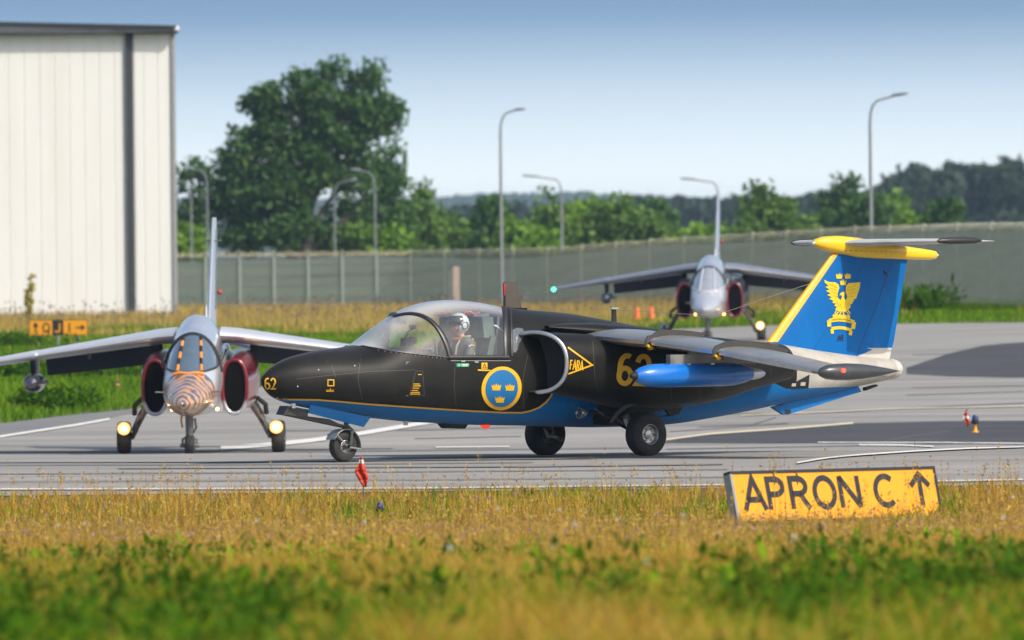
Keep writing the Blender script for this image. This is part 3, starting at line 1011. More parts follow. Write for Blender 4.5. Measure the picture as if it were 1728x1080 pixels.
def tree(name, base, ells, label, cat, lm, per=9, leaf=0.16, clump=0.8, seed=1, group=None, trunk=0.25, limbs=True, nleaf=46):
    t = thing(name, base, label, cat, group=group)
    V, T = crown_mesh(ells, per, leaf, clump, nleaf, seed)
    link('crown', np_mesh('crown', V, T, None, LF[lm]), None, t)
    tm = MB()
    r_ = random.Random(seed)
    zmid = sum(e[2] for e in ells) / len(ells)
    ztop_ = max(e[2] for e in ells)
    tm.tube([(0, 0, -0.2), (r_.gauss(0, .06), 0, zmid * 0.35), (r_.gauss(0, .15), r_.gauss(0, .1), zmid * 0.75), (r_.gauss(0, .2), 0, ztop_)], [trunk, trunk * 0.8, trunk * 0.55, trunk * 0.15], 9)
    if limbs:
        for e in ells:
            z0 = max(0.3, min(e[2] * 0.55, zmid * 0.8))
            m1 = Vector((e[0] * 0.45, e[1] * 0.45, z0 + (e[2] - z0) * 0.6))
            tm.tube([(0, 0, z0), m1, (e[0], e[1], e[2] + e[5] * 0.3)], [trunk * 0.42, trunk * 0.3, trunk * 0.08], 6)
            for q in range(3):
                tip = Vector((e[0] + r_.uniform(-.7, .7) * e[3], e[1] + r_.uniform(-.7, .7) * e[4], e[2] + r_.uniform(-.3, .8) * e[5]))
                tm.tube([m1, (m1 + tip) / 2 + Vector((0, 0, 0.1)), tip], [trunk * 0.22, trunk * 0.14, trunk * 0.05], 5)
    tm.build('trunk', m_bark, t)
    return t
def ells_px(base_q, d_, lst, ydepth=0.8):
    """lobes given in photo pixels (x, y, rx, ry) for a tree at distance d_"""
    b = P(base_q, 430, d_)
    b0 = Vector((b.x, d_, gz(b.x, d_)))
    s = d_ / F
    out = []
    for i, (x, y, rx, ry) in enumerate(lst):
        p = P(x, y, d_) - b0
        out.append((p.x, random.uniform(-1, 1) * rx * s * 0.5, p.z, rx * s, max(rx, ry) * s * ydepth, ry * s))
    return b0, out
b0, el = ells_px(520, 830, [(545, 150, 40, 33), (610, 162, 40, 33), (470, 162, 38, 30), (575, 205, 66, 50), (500, 215, 60, 48), (632, 195, 34, 34), (450, 225, 30, 30), (430, 268, 52, 38), (500, 280, 62, 40), (570, 262, 52, 36), (400, 300, 36, 34), (460, 330, 62, 32), (540, 300, 40, 28), (600, 300, 36, 30), (410, 355, 52, 40), (480, 378, 52, 40), (590, 370, 34, 44), (440, 400, 70, 30), (520, 405, 60, 26), (662, 182, 13, 11), (424, 178, 13, 12), (562, 116, 18, 14), (615, 124, 18, 13), (500, 128, 16, 12), (412, 236, 13, 13), (374, 272, 16, 17), (650, 218, 14, 12), (596, 235, 20, 18), (384, 330, 20, 18)])
tree('big_tree', b0, el, 'big dark spreading tree rising behind the fence in the left half', 'tree', 'dark', per=12, leaf=0.17, clump=0.72, seed=5, trunk=0.42, nleaf=60)
b0, el = ells_px(652, 850, [(650, 280, 34, 30), (640, 320, 36, 34), (672, 300, 18, 24), (655, 365, 38, 40), (640, 405, 46, 26)])
tree('dark_tree', b0, el, 'smaller dark tree touching the big tree\'s right side', 'tree', 'dark', per=11, leaf=0.17, seed=6, trunk=0.2)
b0, el = ells_px(338, 850, [(338, 282, 24, 22), (318, 305, 18, 16), (355, 312, 20, 22), (340, 350, 30, 34), (322, 390, 36, 36)])
tree('dark_tree', b0, el, 'small dark tree between the hangar edge and the big tree', 'tree', 'dark', per=11, leaf=0.17, seed=7, trunk=0.2)
SPECS = [  # px centre, top y, half width, colour, distance, shape, label
    (712, 308, 40, 'mid', 880, 'cone', 'pointed mid-green tree right of the big tree'),
    (829, 325, 22, 'dark', 870, 'column', 'narrow dark columnar tree left of the tall lamp near the canopy'),
    (935, 326, 26, 'mid', 880, 'round', 'mid-green tree behind the short lamp with left arm'),
    (1036, 325, 36, 'mid', 880, 'round', 'rounded mid-green tree above the far jet\'s left wing'),
    (1105, 336, 40, 'dark', 990, 'round', 'dark bluish tree left of the far jet\'s fin'),
    (1281, 312, 48, 'mid', 900, 'cone', 'broad pointed green tree right of the far jet\'s fin'),
    (1425, 300, 40, 'dark', 900, 'round', 'dark rounded tree left of the right-hand tall lamp'),
    (1484, 338, 26, 'mid', 880, 'round', 'mid-green tree beside the right-hand tall lamp pole'),
    (1536, 358, 26, 'bright', 870, 'round', 'bright green bush above the yellow tail fairing\'s right half'),
    (655, 382, 36, 'bright', 800, 'bush', 'bright green bush in front of the big tree\'s right side'),
    (600, 388, 34, 'mid', 800, 'bush', 'green bush at the foot of the big tree'),
    (318, 392, 18, 'bright', 760, 'bush', 'bright green bush by the hangar corner'),
    (1188, 374, 26, 'bright', 840, 'bush', 'bright yellow-green bush left of the far jet\'s fin'),
    (905, 392, 30, 'bright', 800, 'bush', 'bright green bush below the short lamp with left arm'),
]
def specels(q, top, hw, d_, shape, bot=436):
    h = bot - top
    if shape == 'cone':
        l = [(q, top + h * .12, hw * .28, h * .13), (q - hw * .1, top + h * .3, hw * .5, h * .16), (q + hw * .3, top + h * .45, hw * .5, h * .2), (q - hw * .4, top + h * .55, hw * .55, h * .2), (q + hw * .1, top + h * .75, hw * .9, h * .22), (q - hw * .6, top + h * .85, hw * .5, h * .16)]
    elif shape == 'column':
        l = [(q, top + h * .15, hw * .7, h * .15), (q - hw * .1, top + h * .4, hw, h * .22), (q + hw * .1, top + h * .68, hw, h * .22), (q, top + h * .88, hw, h * .14)]
    elif shape == 'round':
        l = [(q, top + h * .2, hw * .7, h * .2), (q - hw * .45, top + h * .42, hw * .6, h * .22), (q + hw * .45, top + h * .4, hw * .55, h * .22), (q, top + h * .6, hw * .8, h * .22), (q - hw * .3, top + h * .85, hw * .8, h * .18), (q + hw * .4, top + h * .82, hw * .7, h * .18)]
    else:
        l = [(q, top + h * .35, hw * .6, h * .34), (q - hw * .5, top + h * .6, hw * .55, h * .36), (q + hw * .5, top + h * .55, hw * .55, h * .36), (q, top + h * .8, hw * .9, h * .25)]
    return ells_px(q, d_, l)
for i, (q, top, hw, cl, d_, shp, lab) in enumerate(SPECS):
    b0, el = specels(q, top, hw, d_, shp)
    tree('roadside_bush' if shp == 'bush' else 'roadside_tree', b0, el, lab, 'bush' if shp == 'bush' else 'tree', cl, per=10, leaf=0.2, clump=0.75, seed=20 + i, trunk=0.12 if shp == 'bush' else 0.2, nleaf=40, group='trees and bushes beyond the fence')
# the rest of the tree row: copies of four plants, told apart by nothing
protos = {}
for i, (shp, cl) in enumerate((('bush', 'mid'), ('bush', 'bright'), ('round', 'mid'), ('round', 'dark'))):
    b0, el = specels(864, 360, 36, 850, shp)
    protos[i] = tree('hedge_bush', b0, el, 'one of the green bushes in the row beyond the fence', 'bush', cl, per=11, leaf=0.2, clump=0.7, seed=60 + i, trunk=0.1, nleaf=40, group='bushes in the row beyond the fence')
rr_ = random.Random(3)
first = set()
q = 560
while q < 1600:
    k_ = rr_.choice((0, 0, 1, 2, 2, 3))
    src = protos[k_]
    o = src if k_ not in first else copy_tree(src)
    first.add(k_)
    d_ = rr_.uniform(850, 960)
    b = P(q, 430, d_)
    o.location = (b.x, d_, gz(b.x, d_))
    s = rr_.uniform(0.75, 1.15) * (0.8 if 1080 < q < 1230 else 1)
    o.scale = (s * rr_.uniform(0.9, 1.3), s, s)
    o.rotation_euler = (0, 0, rr_.uniform(0, 6.28))
    q += rr_.uniform(20, 34)
for k_, o in protos.items():
    if k_ not in first:
        for c in list(o.children):
            bpy.data.objects.remove(c)
        bpy.data.objects.remove(o)
# distant wood on the right and strip of far wood: masses
def wood(name, tops, d_, lm, leaf, label, seed, bot=440, step=16, rr=14):
    els = []
    r_ = random.Random(seed)
    q_ = tops[0][0]
    while q_ < tops[-1][0]:
        tp_ = np.interp(q_, [p[0] for p in tops], [p[1] for p in tops])
        y = tp_ + r_.uniform(-4, 8) + rr * 0.8
        while y < bot:
            p = P(q_ + r_.uniform(-6, 6), y, d_ + r_.uniform(-30, 30))
            s = d_ / F
            els.append((p.x, p.y, p.z, rr * s * r_.uniform(.7, 1.2), rr * s, rr * s * r_.uniform(.8, 1.4)))
            y += rr * 1.5
        q_ += step * r_.uniform(0.7, 1.3)
    V, T = crown_mesh(els, 3.2, leaf, 1.6, 40, seed, fill=0.5)
    o = link(name, np_mesh(name, V, T, None, LF[lm]))
    return tag(o, label, 'wood', kind='stuff')
wood('distant_wood', [(1480, 330), (1530, 300), (1560, 288), (1620, 290), (1690, 282), (1760, 288), (1800, 290)], 1900, 'far', 0.7, 'hazy blue-green wood at the far right beyond the fence', 4)
wood('far_wood', [(700, 366), (800, 362), (1000, 356), (1080, 346), (1200, 348), (1320, 345), (1400, 340), (1500, 345)], 2300, 'far', 0.9, 'hazy strip of distant wood behind the tree row', 8)
# far forested hills
m_hill = surf_mat('forest_hill', [(0.03, 0.05, 0.025), (0.045, 0.07, 0.03), (0.06, 0.085, 0.04)], 0.01, 0.95, fine=0.05, bump=0.8)
mb = MB()
rows = []
hp = [(-700, 330), (300, 335), (700, 334), (800, 328), (980, 324), (1080, 330), (1250, 338), (1420, 332), (1500, 326), (1728, 322), (2500, 330)]
hr = random.Random(9)
N_ = 420
jit = [hr.uniform(-3.5, 2.5) for _ in range(N_ + 1)]
for j, (f_, d_) in enumerate(((0.0, 5600), (0.5, 5900), (0.85, 6200), (1.0, 6500), (0.0, 7600))):
    row = []
    for i in range(N_ + 1):
        q_ = -700 + 3200 * i / N_
        y = np.interp(q_, [p[0] for p in hp], [p[1] for p in hp]) + jit[i] * (1 if f_ > 0.9 else 0.5)
        p = P(q_, y, 6500)
        row.append(Vector((p.x * d_ / 6500, d_, max(-2, p.z * f_ + (hr.uniform(-1, 1) if 0 < f_ < 1 else 0)))))
    rows.append(row)
mb.rings(rows, closed=False)
tag(mb.build('hills', m_hill, smooth=0), kind='structure')
# the air itself
hz = MB().box((0, 4900, 12), (7000, 10400, 44)).build('haze', None, smooth=0)
m_hz = bpy.data.materials.new('air_haze')
m_hz.use_nodes = True
for n_ in list(m_hz.node_tree.nodes):
    m_hz.node_tree.nodes.remove(n_)
ho = m_hz.node_tree.nodes.new('ShaderNodeOutputMaterial')
pv = m_hz.node_tree.nodes.new('ShaderNodeVolumePrincipled')
pv.inputs['Color'].default_value = (0.55, 0.76, 1.0, 1)
pv.inputs['Density'].default_value = 0.00007
pv.inputs['Anisotropy'].default_value = 0.1
m_hz.node_tree.links.new(pv.outputs[0], ho.inputs['Volume'])
hz.data.materials.append(m_hz)
hz.visible_shadow = True
tag(hz, 'thin bluish summer haze filling the air over the airfield', 'haze', kind='stuff')

# ================================================================== THE DARK TRAINER JET
TH = R(38)
U0 = 5.13                                   # fuselage station of the main wheels
pm0 = P(1005, 772, 175.0)
J0 = Vector((pm0.x, 175.0, 0.012))
JM = Matrix.Translation(J0) @ Matrix.Rotation(TH, 4, 'Z')
JI = JM.inverted()
def Lc(u, v, z):
    return Vector((u - U0, -v, z))
def inv(x, y, v):
    """photo pixel -> (u, z) on the plane at lateral offset v of the jet"""
    o = JI @ EYE
    r = JI.to_3x3() @ ray(x, y)
    k = (-v - o.y) / r.y
    q = o + r * k
    return q.x + U0, q.z
def inv_s(x, y, fn, v=0.6):
    for _ in range(30):
        u, z = inv(x, y, v)
        nv = fn(u, z)
        v = v * 0.4 + nv * 0.6
    u, z = inv(x, y, v)
    return u, v, z
sq = math.sqrt
FU = [0, .06, .17, .44, .81, 1.40, 1.9, 2.28, 2.65, 2.85, 3.2, 3.7, 3.9, 4.6, 5.1, 5.6, 6.2, 7.0, 7.8, 8.8, 9.3, 9.80]
ZT = [1.0, 1.09, 1.165, 1.275, 1.345, 1.41, 1.67, 1.86, 1.935, 1.945, 1.92, 1.845, 1.825, 1.77, 1.70, 1.62, 1.53, 1.43, 1.37, 1.24, 1.18, 1.14]
ZB = [1.0, .89, .80, .71, .64, .555, .50, .465, .445, .43, .415, .40, .395, .37, .355, .355, .37, .45, .56, .72, .80, .875]
WW = [.0, .085, .165, .30, .425, .56, .63, .665, .69, .70, .71, .72, .72, .70, .66, .60, .52, .45, .38, .29, .25, .205]
ZM = [1.0, 1.0, .99, .98, .97, .96, .95, .95, .95, .95, .96, .98, .98, 1.0, 1.0, 1.0, .98, .98, 1.0, 1.0, 1.0, 1.01]
su = [sq(u) for u in FU]
fZT, fZB, fWW, fZM = pchip(su, ZT), pchip(su, ZB), pchip(su, WW), pchip(su, ZM)
NE = lambda u: float(np.interp(u, [0, 1, 2.5, 6, 9.8], [2.0, 2.15, 2.25, 2.2, 2.0]))
def fus(u, ph):
    s = sq(max(u, 0))
    n = NE(u)
    w, zm, zt, zb = fWW(s), fZM(s), fZT(s), fZB(s)
    c, q = math.cos(ph), math.sin(ph)
    v = w * math.copysign(abs(c) ** (2 / n), c)
    z = zm + (zt - zm if q > 0 else zm - zb) * math.copysign(abs(q) ** (2 / n), q)
    return v, z
def fus_v(u, z):
    u = min(max(u, 0.001), 9.8)
    s = sq(u)
    n = NE(u)
    w, zm, zt, zb = fWW(s), fZM(s), fZT(s), fZB(s)
    t = (z - zm) / (zt - zm) if z > zm else (zm - z) / (zm - zb)
    return w * max(0.0, 1 - min(1, abs(t)) ** n) ** (1 / n)
# paint -----------------------------------------------------------------------
OLIVE, BLUE, YEL, CREAM = (0.0095, 0.0098, 0.0092), (0.003, 0.145, 0.43), (0.78, 0.42, 0.008), (0.50, 0.48, 0.43)
m_olive = mat('olive_black_paint', OLIVE, 0.46, var=0.16, scale=3.0, dirt=(0.019, 0.0185, 0.017), dscale=1.6, spec=0.16, sheen=0.13)
m_blue = mat('blue_paint', BLUE, 0.4, var=0.08, scale=3.0, dirt=(0.003, 0.08, 0.26), dscale=1.2, spec=0.3)
m_yel = mat('yellow_paint', YEL, 0.4, var=0.06)
m_cream = mat('cream_paint', CREAM, 0.4, var=0.1, scale=4, dirt=(0.30, 0.27, 0.22), dscale=2.2)
m_alu = mat('bare_aluminium', (0.58, 0.59, 0.61), 0.34, metal=0.85, var=0.1, scale=8)
m_wingup = mat('wing_grey', (0.33, 0.33, 0.32), 0.3, metal=0.55, var=0.14, scale=3, dirt=(0.20, 0.195, 0.18), dscale=1.8)
m_black = mat('matt_black', (0.012, 0.012, 0.013), 0.7, var=0.2)
m_rub = mat('tyre_rubber', (0.020, 0.020, 0.021), 0.75, var=0.25, scale=12, dirt=(0.05, 0.045, 0.04), dscale=5)
m_rim = mat('wheel_alloy', (0.50, 0.50, 0.49), 0.38, metal=0.7, var=0.15, dirt=(0.12, 0.11, 0.10), dscale=9)
m_gear = mat('gear_grey', (0.16, 0.165, 0.16), 0.45, metal=0.3, var=0.2, dirt=(0.05, 0.05, 0.045), dscale=6)
m_seal = mat('frame_black', (0.02, 0.021, 0.022), 0.4, var=0.2)
m_red = mat('red_paint', (0.45, 0.03, 0.02), 0.45, var=0.15)
m_white = mat('white_paint', (0.72, 0.72, 0.70), 0.45, var=0.05)
m_green = mat('green_marking', (0.02, 0.30, 0.13), 0.5, var=0.05)
def two_tone(name, line_pts, upper, lower, third=None):
    """paint scheme: lower colour below a line z(u), upper above; third colour aft of a station"""
    m, t, b = newmat(name)
    N, L = t.nodes, t.links
    tcn = N.new('ShaderNodeTexCoord')
    sp = N.new('ShaderNodeSeparateXYZ')
    L.new(tcn.outputs['Object'], sp.inputs[0])
    mr_ = N.new('ShaderNodeMapRange')
    mr_.inputs['From Min'].default_value = -U0
    mr_.inputs['From Max'].default_value = 10.5 - U0
    L.new(sp.outputs['X'], mr_.inputs['Value'])
    rp_ = N.new('ShaderNodeValToRGB')
    r = rp_.color_ramp
    while len(r.elements) > 1:
        r.elements.remove(r.elements[0])
    for i, (u, z) in enumerate(line_pts):
        e = r.elements[0] if i == 0 else r.elements.new(u / 10.5)
        e.position = u / 10.5
        e.color = (z / 2, z / 2, z / 2, 1)
    L.new(mr_.outputs[0], rp_.inputs[0])
    m2 = N.new('ShaderNodeMath')
    m2.operation = 'MULTIPLY'
    m2.inputs[1].default_value = 2
    L.new(rp_.outputs[0], m2.inputs[0])
    cp = N.new('ShaderNodeMath')
    cp.operation = 'LESS_THAN'
    L.new(sp.outputs['Z'], cp.inputs[0])
    L.new(m2.outputs[0], cp.inputs[1])
    def vari(col, alt, sc):
        nz = N.new('ShaderNodeTexNoise')
        nz.inputs['Scale'].default_value = sc
        nz.inputs['Detail'].default_value = 8
        nz.inputs['Roughness'].default_value = 0.65
        L.new(tcn.outputs['Object'], nz.inputs['Vector'])
        q = N.new('ShaderNodeValToRGB')
        q.color_ramp.elements[0].position = 0.35
        q.color_ramp.elements[1].position = 0.72
        q.color_ramp.elements[0].color = tuple(col) + (1,)
        q.color_ramp.elements[1].color = tuple(alt) + (1,)
        L.new(nz.outputs['Fac'], q.inputs[0])
        return q.outputs[0]
    up = vari(*upper)
    if third:
        gt = N.new('ShaderNodeMath')
        gt.operation = 'GREATER_THAN'
        L.new(sp.outputs['X'], gt.inputs[0])
        gt.inputs[1].default_value = third[0] - U0
        mx3 = N.new('ShaderNodeMixRGB')
        L.new(gt.outputs[0], mx3.inputs[0])
        L.new(up, mx3.inputs[1])
        L.new(vari(*third[1]), mx3.inputs[2])
        up = mx3.outputs[0]
    mx = N.new('ShaderNodeMixRGB')
    L.new(cp.outputs[0], mx.inputs[0])
    L.new(up, mx.inputs[1])
    L.new(vari(*lower), mx.inputs[2])
    L.new(mx.outputs[0], b.inputs['Base Color'])
    b.inputs['Roughness'].default_value = 0.46
    b.inputs['Specular IOR Level'].default_value = 0.16
    b.inputs['Sheen Weight'].default_value = 0.13
    b.inputs['Sheen Roughness'].default_value = 0.35
    b.inputs['Coat Roughness'].default_value = 0.15
    return m
yl_px = [(466, 672), (479, 674.2), (505, 674.5), (538, 675), (575, 678), (618, 682), (676, 686), (736, 690), (800, 694), (850, 696.3), (880, 696.6), (895, 693.5), (910, 687.5), (921, 679), (928.6, 670), (933, 661), (935, 652)]
yl = [inv_s(x, y, fus_v, 0.5) for x, y in yl_px]
lp = [(0.0, yl[0][2] - 0.03)] + [(max(0.02, u), z) for u, v, z in yl]
lp2 = []
for u, z in sorted(lp):
    if not lp2 or u > lp2[-1][0] + 0.02:
        lp2.append((u, z))
lp2 += [(lp2[-1][0] + 0.03, 1.05), (7.2, 1.0), (7.9, .79), (9.0, .80), (9.8, .83)]
m_fus = two_tone('fuselage_paint', lp2, (OLIVE, (0.020, 0.0195, 0.018), 2.2), (BLUE, (0.003, 0.11, 0.33), 1.4), (8.05, (CREAM, (0.30, 0.27, 0.22), 2.0)))
jet = thing('trainer_jet', J0, 'dark olive and blue two-seat jet with yellow 62, in front', 'jet', TH)
# fuselage ---------------------------------------------------------------------
us = sorted(set([round(x, 4) for x in list(np.linspace(0, 1.0, 16) ** 2 * 0.5)] + list(np.round(np.arange(0.5, 1.4, 0.06), 4)) + list(np.round(np.arange(1.4, 3.85, 0.022), 4)) + list(np.round(np.arange(3.85, 9.8, 0.12), 4)) + [9.8]))
NS = 144
SILL = lambda u: float(np.interp(u, [1.40, 1.42, 1.58, 1.89, 2.37, 3.75], [1.42, 1.395, 1.345, 1.30, 1.245, 1.225]))
def is_canopy(u, v, z):
    return 1.41 < u < 3.71 - 0.72 * abs(v) and z > SILL(u)
grid = [[(u,) + fus(u, 2 * PI * k / NS) for k in range(NS)] for u in us]
fm, cm_ = MB(), MB()
vs = [Lc(*p) for r in grid for p in r]
ff, cf = [], []
for i in range(len(us) - 1):
    for k in range(NS):
        k2 = (k + 1) % NS
        q = [grid[i][k], grid[i][k2], grid[i + 1][k2], grid[i + 1][k]]
        c = [sum(p[j] for p in q) / 4 for j in range(3)]
        (cf if is_canopy(*c) else ff).append((i * NS + k, i * NS + k2, (i + 1) * NS + k2, (i + 1) * NS + k))
def sub(vs, fs):
    used = sorted(set(i for f in fs for i in f))
    mp_ = {o: n for n, o in enumerate(used)}
    return [vs[i] for i in used], [tuple(mp_[i] for i in f) for f in fs]
fm.add(*sub(vs, ff))
fu_o = fm.build('fuselage', m_fus, jet, smooth=50)
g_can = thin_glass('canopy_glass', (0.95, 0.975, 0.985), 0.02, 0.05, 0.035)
cm_.add(*sub(vs, cf))
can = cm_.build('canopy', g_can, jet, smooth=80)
# frames following the surface
def on_surf(u, z, side=1, off=0.0):
    return Lc(u, side * (fus_v(u, z) + off), z)
def arch(u0, k, w, r, name, parent):
    """frame hoop over the canopy: station u0 at the crown, moving by k per metre of half width"""
    pts = []
    for a in np.linspace(-1, 1, 61):
        # a: fraction of angle from sill to sill
        ph = PI / 2 + a * 1.30
        u = u0
        for _ in range(6):
            v, z = fus(u, ph)
            u = u0 + k * abs(v)
        v, z = fus(u, ph)
        if z < SILL(u) - 0.015:
            continue
        pts.append(Lc(u, v, z))
    m = MB()
    n = len(pts)
    rings = []
    for i, p in enumerate(pts):
        t = (pts[min(i + 1, n - 1)] - pts[max(i - 1, 0)]).normalized()
        c0 = Lc(u0, 0, 1.0)
        ou = (p - c0)
        ou.x = 0
        ou = (ou - t * ou.dot(t)).normalized()
        al = t.cross(ou)
        rings.append([p + al * (w * math.cos(q)) + ou * (r * math.sin(q)) for q in np.linspace(0, 2 * PI, 10, endpoint=False)])
    m.rings(rings, True, True)
    return m.build(name, m_seal, parent)
arch(2.06, 0.50, 0.040, 0.022, 'windshield_arch', can)
arch(3.71, -0.72, 0.035, 0.018, 'rear_hoop', can)
arch(3.80, -0.72, 0.018, 0.014, 'hatch_edge', can)
for sd_ in (1, -1):
    pts = [on_surf(u, SILL(u), sd_, 0.003) for u in np.linspace(1.415, 2.38, 30)]
    MB().tube(pts, 0.012, 6).build('windshield_seal', m_seal, can)
    pts = [on_surf(u, SILL(u) + 0.006, sd_, 0.0) for u in np.linspace(2.36, 3.24, 30)]
    MB().tube(pts, 0.030, 8).build('canopy_rail', m_seal, can)
    pts = [on_surf(u, SILL(u) - 0.036, sd_, 0.002) for u in np.linspace(2.38, 3.27, 26)]
    MB().tube(pts, 0.007, 6).build('rail_edge', mat('edge_grey', (0.20, 0.20, 0.20), 0.4, metal=0.3), can)
    MB().add([p for p in []], [])
rv = MB()
for u in np.linspace(1.5, 2.3, 15):
    for sd_ in (1, -1):
        p = on_surf(u, SILL(u) - 0.018, sd_, 0.004)
        rv.lathe([(0.0, -0.004), (0.006, -0.003), (0.006, 0.003), (0.0, 0.004)], 6, p, 'Y')
rv.build('rivets', mat('rivet_grey', (0.35, 0.35, 0.35), 0.4, metal=0.5), can)
# cockpit ------------------------------------------------------------------------
m_grey_in = mat('cockpit_grey', (0.13, 0.15, 0.15), 0.6, var=0.2)
m_seat = mat('seat_green', (0.10, 0.145, 0.125), 0.65, var=0.25, scale=10)
m_strap = mat('strap_webbing', (0.32, 0.30, 0.24), 0.8, var=0.2)
tub = MB()
tub.box(Lc(2.75, 0, 0.80), (1.9, 1.14, 0.02)).box(Lc(2.7, .575, 1.0), (1.9, 0.02, 0.42)).box(Lc(2.7, -.575, 1.0), (1.9, 0.02, 0.42))
tub.hexa([Lc(3.38, -.56, .8), Lc(3.38, .56, .8), Lc(3.5, .56, .8), Lc(3.5, -.56, .8), Lc(3.52, -.52, 1.62), Lc(3.52, .52, 1.62), Lc(3.60, .5, 1.62), Lc(3.60, -.5, 1.62)])
tub.build('cockpit_tub', m_grey_in, jet, smooth=0)
dash = MB()
rings = []
for u, zt_, w_ in ((1.62, 1.30, .25), (1.75, 1.345, .40), (1.95, 1.375, .50), (2.12, 1.385, .54), (2.20, 1.37, .54)):
    rings.append([Lc(u, w_ * math.cos(a), zt_ - 0.16 + 0.16 * max(0, math.sin(a)) ** 0.35) for a in np.linspace(0, PI, 15)])
dash.rings(rings, closed=False)
dash.box(Lc(2.19, 0, 1.20), (0.03, 1.06, 0.30))
dash.build('instrument_coaming', mat('coaming_navy', (0.025, 0.03, 0.042), 0.55, var=0.2), jet)
gun = MB()
for vv in (.27, -.27):
    gun.box(Lc(2.02, vv, 1.44), (0.14, 0.09, 0.10)).lathe([(0.0, -.035), (0.045, -.035), (0.045, .035), (0.0, .035)], 14, Lc(2.1, vv, 1.46), 'X')
    gun.tube([Lc(1.97, vv, 1.47), Lc(2.02, vv, 1.56), Lc(2.10, vv, 1.60)], 0.012, 6)
    gun.box(Lc(2.10, vv, 1.625), (0.03, 0.10, 0.05)).tube([Lc(1.9, vv + .05, 1.40), Lc(2.0, vv + .05, 1.55)], 0.008, 5)
gun.build('gunsight', m_black, jet)
def Ls(u, v, z):
    return Lc(u - .20, v, z)
def ejection_seat(vv):
    s = MB()
    s.box(Ls(3.02, vv, 0.98), (0.46, 0.44, 0.12))
    s.hexa([Ls(3.17, vv - .2, .95), Ls(3.17, vv + .2, .95), Ls(3.30, vv + .2, .95), Ls(3.30, vv - .2, .95), Ls(3.36, vv - .18, 1.50), Ls(3.36, vv + .18, 1.50), Ls(3.47, vv + .18, 1.50), Ls(3.47, vv - .18, 1.50)])
    so = s.build('ejection_seat', m_seat, jet, smooth=0)
    hd_ = MB()
    hd_.hexa([Ls(3.27, vv - .15, 1.48), Ls(3.27, vv + .15, 1.48), Ls(3.44, vv + .15, 1.48), Ls(3.44, vv - .15, 1.48), Ls(3.25, vv - .14, 1.735), Ls(3.25, vv + .14, 1.735), Ls(3.42, vv + .14, 1.735), Ls(3.42, vv - .14, 1.735)])
    hd_.build('headrest', m_seat, so, smooth=0)
    MB().box(Ls(3.30, vv, 1.755), (0.24, 0.13, 0.035)).box(Ls(3.38, vv - .1, 1.70), (0.07, 0.05, 0.07)).build('drogue_box', mat('seat_metal', (0.20, 0.21, 0.2), 0.45, metal=0.4), so, smooth=0)
    MB().tube([Ls(3.20, vv + .04, 1.765), Ls(3.17, vv + .02, 1.80), Ls(3.10, vv, 1.79), Ls(3.06, vv, 1.765), Ls(3.13, vv - .03, 1.755), Ls(3.34, vv - .03, 1.785)], 0.014, 6).build('firing_handle', mat('handle_red', (0.55, 0.06, 0.06), 0.5), so)
    MB().tube([Ls(3.40, vv - .17, 1.02), Ls(3.50, vv - .14, 1.74)], 0.022, 6).tube([Ls(3.40, vv + .17, 1.02), Ls(3.50, vv + .14, 1.74)], 0.022, 6).build('guide_rail', m_gear, so)
    for q in (-.08, .08):
        MB().box(Ls(3.155, vv + q, 1.28), (0.02, 0.05, 0.40), Matrix.Rotation(-0.12, 3, 'Y')).build('harness_strap', m_strap, so, smooth=0)
    return so
ejection_seat(0.29)
ejection_seat(-0.29)
MB().tube([Lc(3.42, .50, 1.50), Lc(3.25, .45, 1.62), Lc(3.22, .44, 1.63)], 0.012, 6).tube([Lc(3.36, .5, 1.24), Lc(3.46, .48, 1.6)], 0.02, 6).build('canopy_strut', m_white, jet)
MB().tube([Lc(2.06, 0, 1.76), Lc(2.1, .03, 1.70)], 0.02, 6).box(Lc(2.12, .02, 1.69), (.02, .16, .05)).build('mirror', m_black, jet)
# small rear quarter window
def patch_px(name, poly, fn, m, parent, off=0.004, n=10, v0=0.6):
    """paint or glass patch: a convex pixel polygon fanned from its centre, laid on a surface"""
    cx, cy = sum(p[0] for p in poly) / len(poly), sum(p[1] for p in poly) / len(poly)
    k = len(poly)
    m_ = MB()
    vs_, fs_ = [], []
    for j in range(n + 1):
        f = j / n
        for (x, y) in poly:
            u, v, z = inv_s(cx + (x - cx) * f, cy + (y - cy) * f, fn, v0)
            vs_.append(Lc(u, v + off, z))
    for j in range(n):
        for i in range(k):
            i2 = (i + 1) % k
            a, b, c, d_ = j * k + i, j * k + i2, (j + 1) * k + i2, (j + 1) * k + i
            fs_.append((b, c, d_) if j == 0 else (a, b, c, d_))
    m_.add(vs_, fs_)
    return m_.build(name, m, parent, smooth=60, recalc=False)
def dense(poly, k=4):
    out = []
    for i in range(len(poly)):
        a, b = poly[i], poly[(i + 1) % len(poly)]
        for j in range(k):
            out.append((a[0] + (b[0] - a[0]) * j / k, a[1] + (b[1] - a[1]) * j / k))
    return out
def strokes_px(name, lines, w, fn, m, parent, off=0.005, v0=0.6):
    m_ = MB()
    for pl in lines:
        # subdivide long runs so that the strip follows the curve of the skin
        q = [pl[0]]
        for a, b in zip(pl[:-1], pl[1:]):
            L_ = math.hypot(b[0] - a[0], b[1] - a[1])
            k = max(1, int(L_ / 8))
            q += [(a[0] + (b[0] - a[0]) * j / k, a[1] + (b[1] - a[1]) * j / k) for j in range(1, k + 1)]
        vs_, fs_ = stroke(q, w)
        m_.add([(lambda r: Lc(r[0], r[1] + off, r[2]))(inv_s(p.x, p.y, fn, v0)) for p in vs_], fs_)
    return m_.build(name, m, parent, smooth=60, recalc=False)
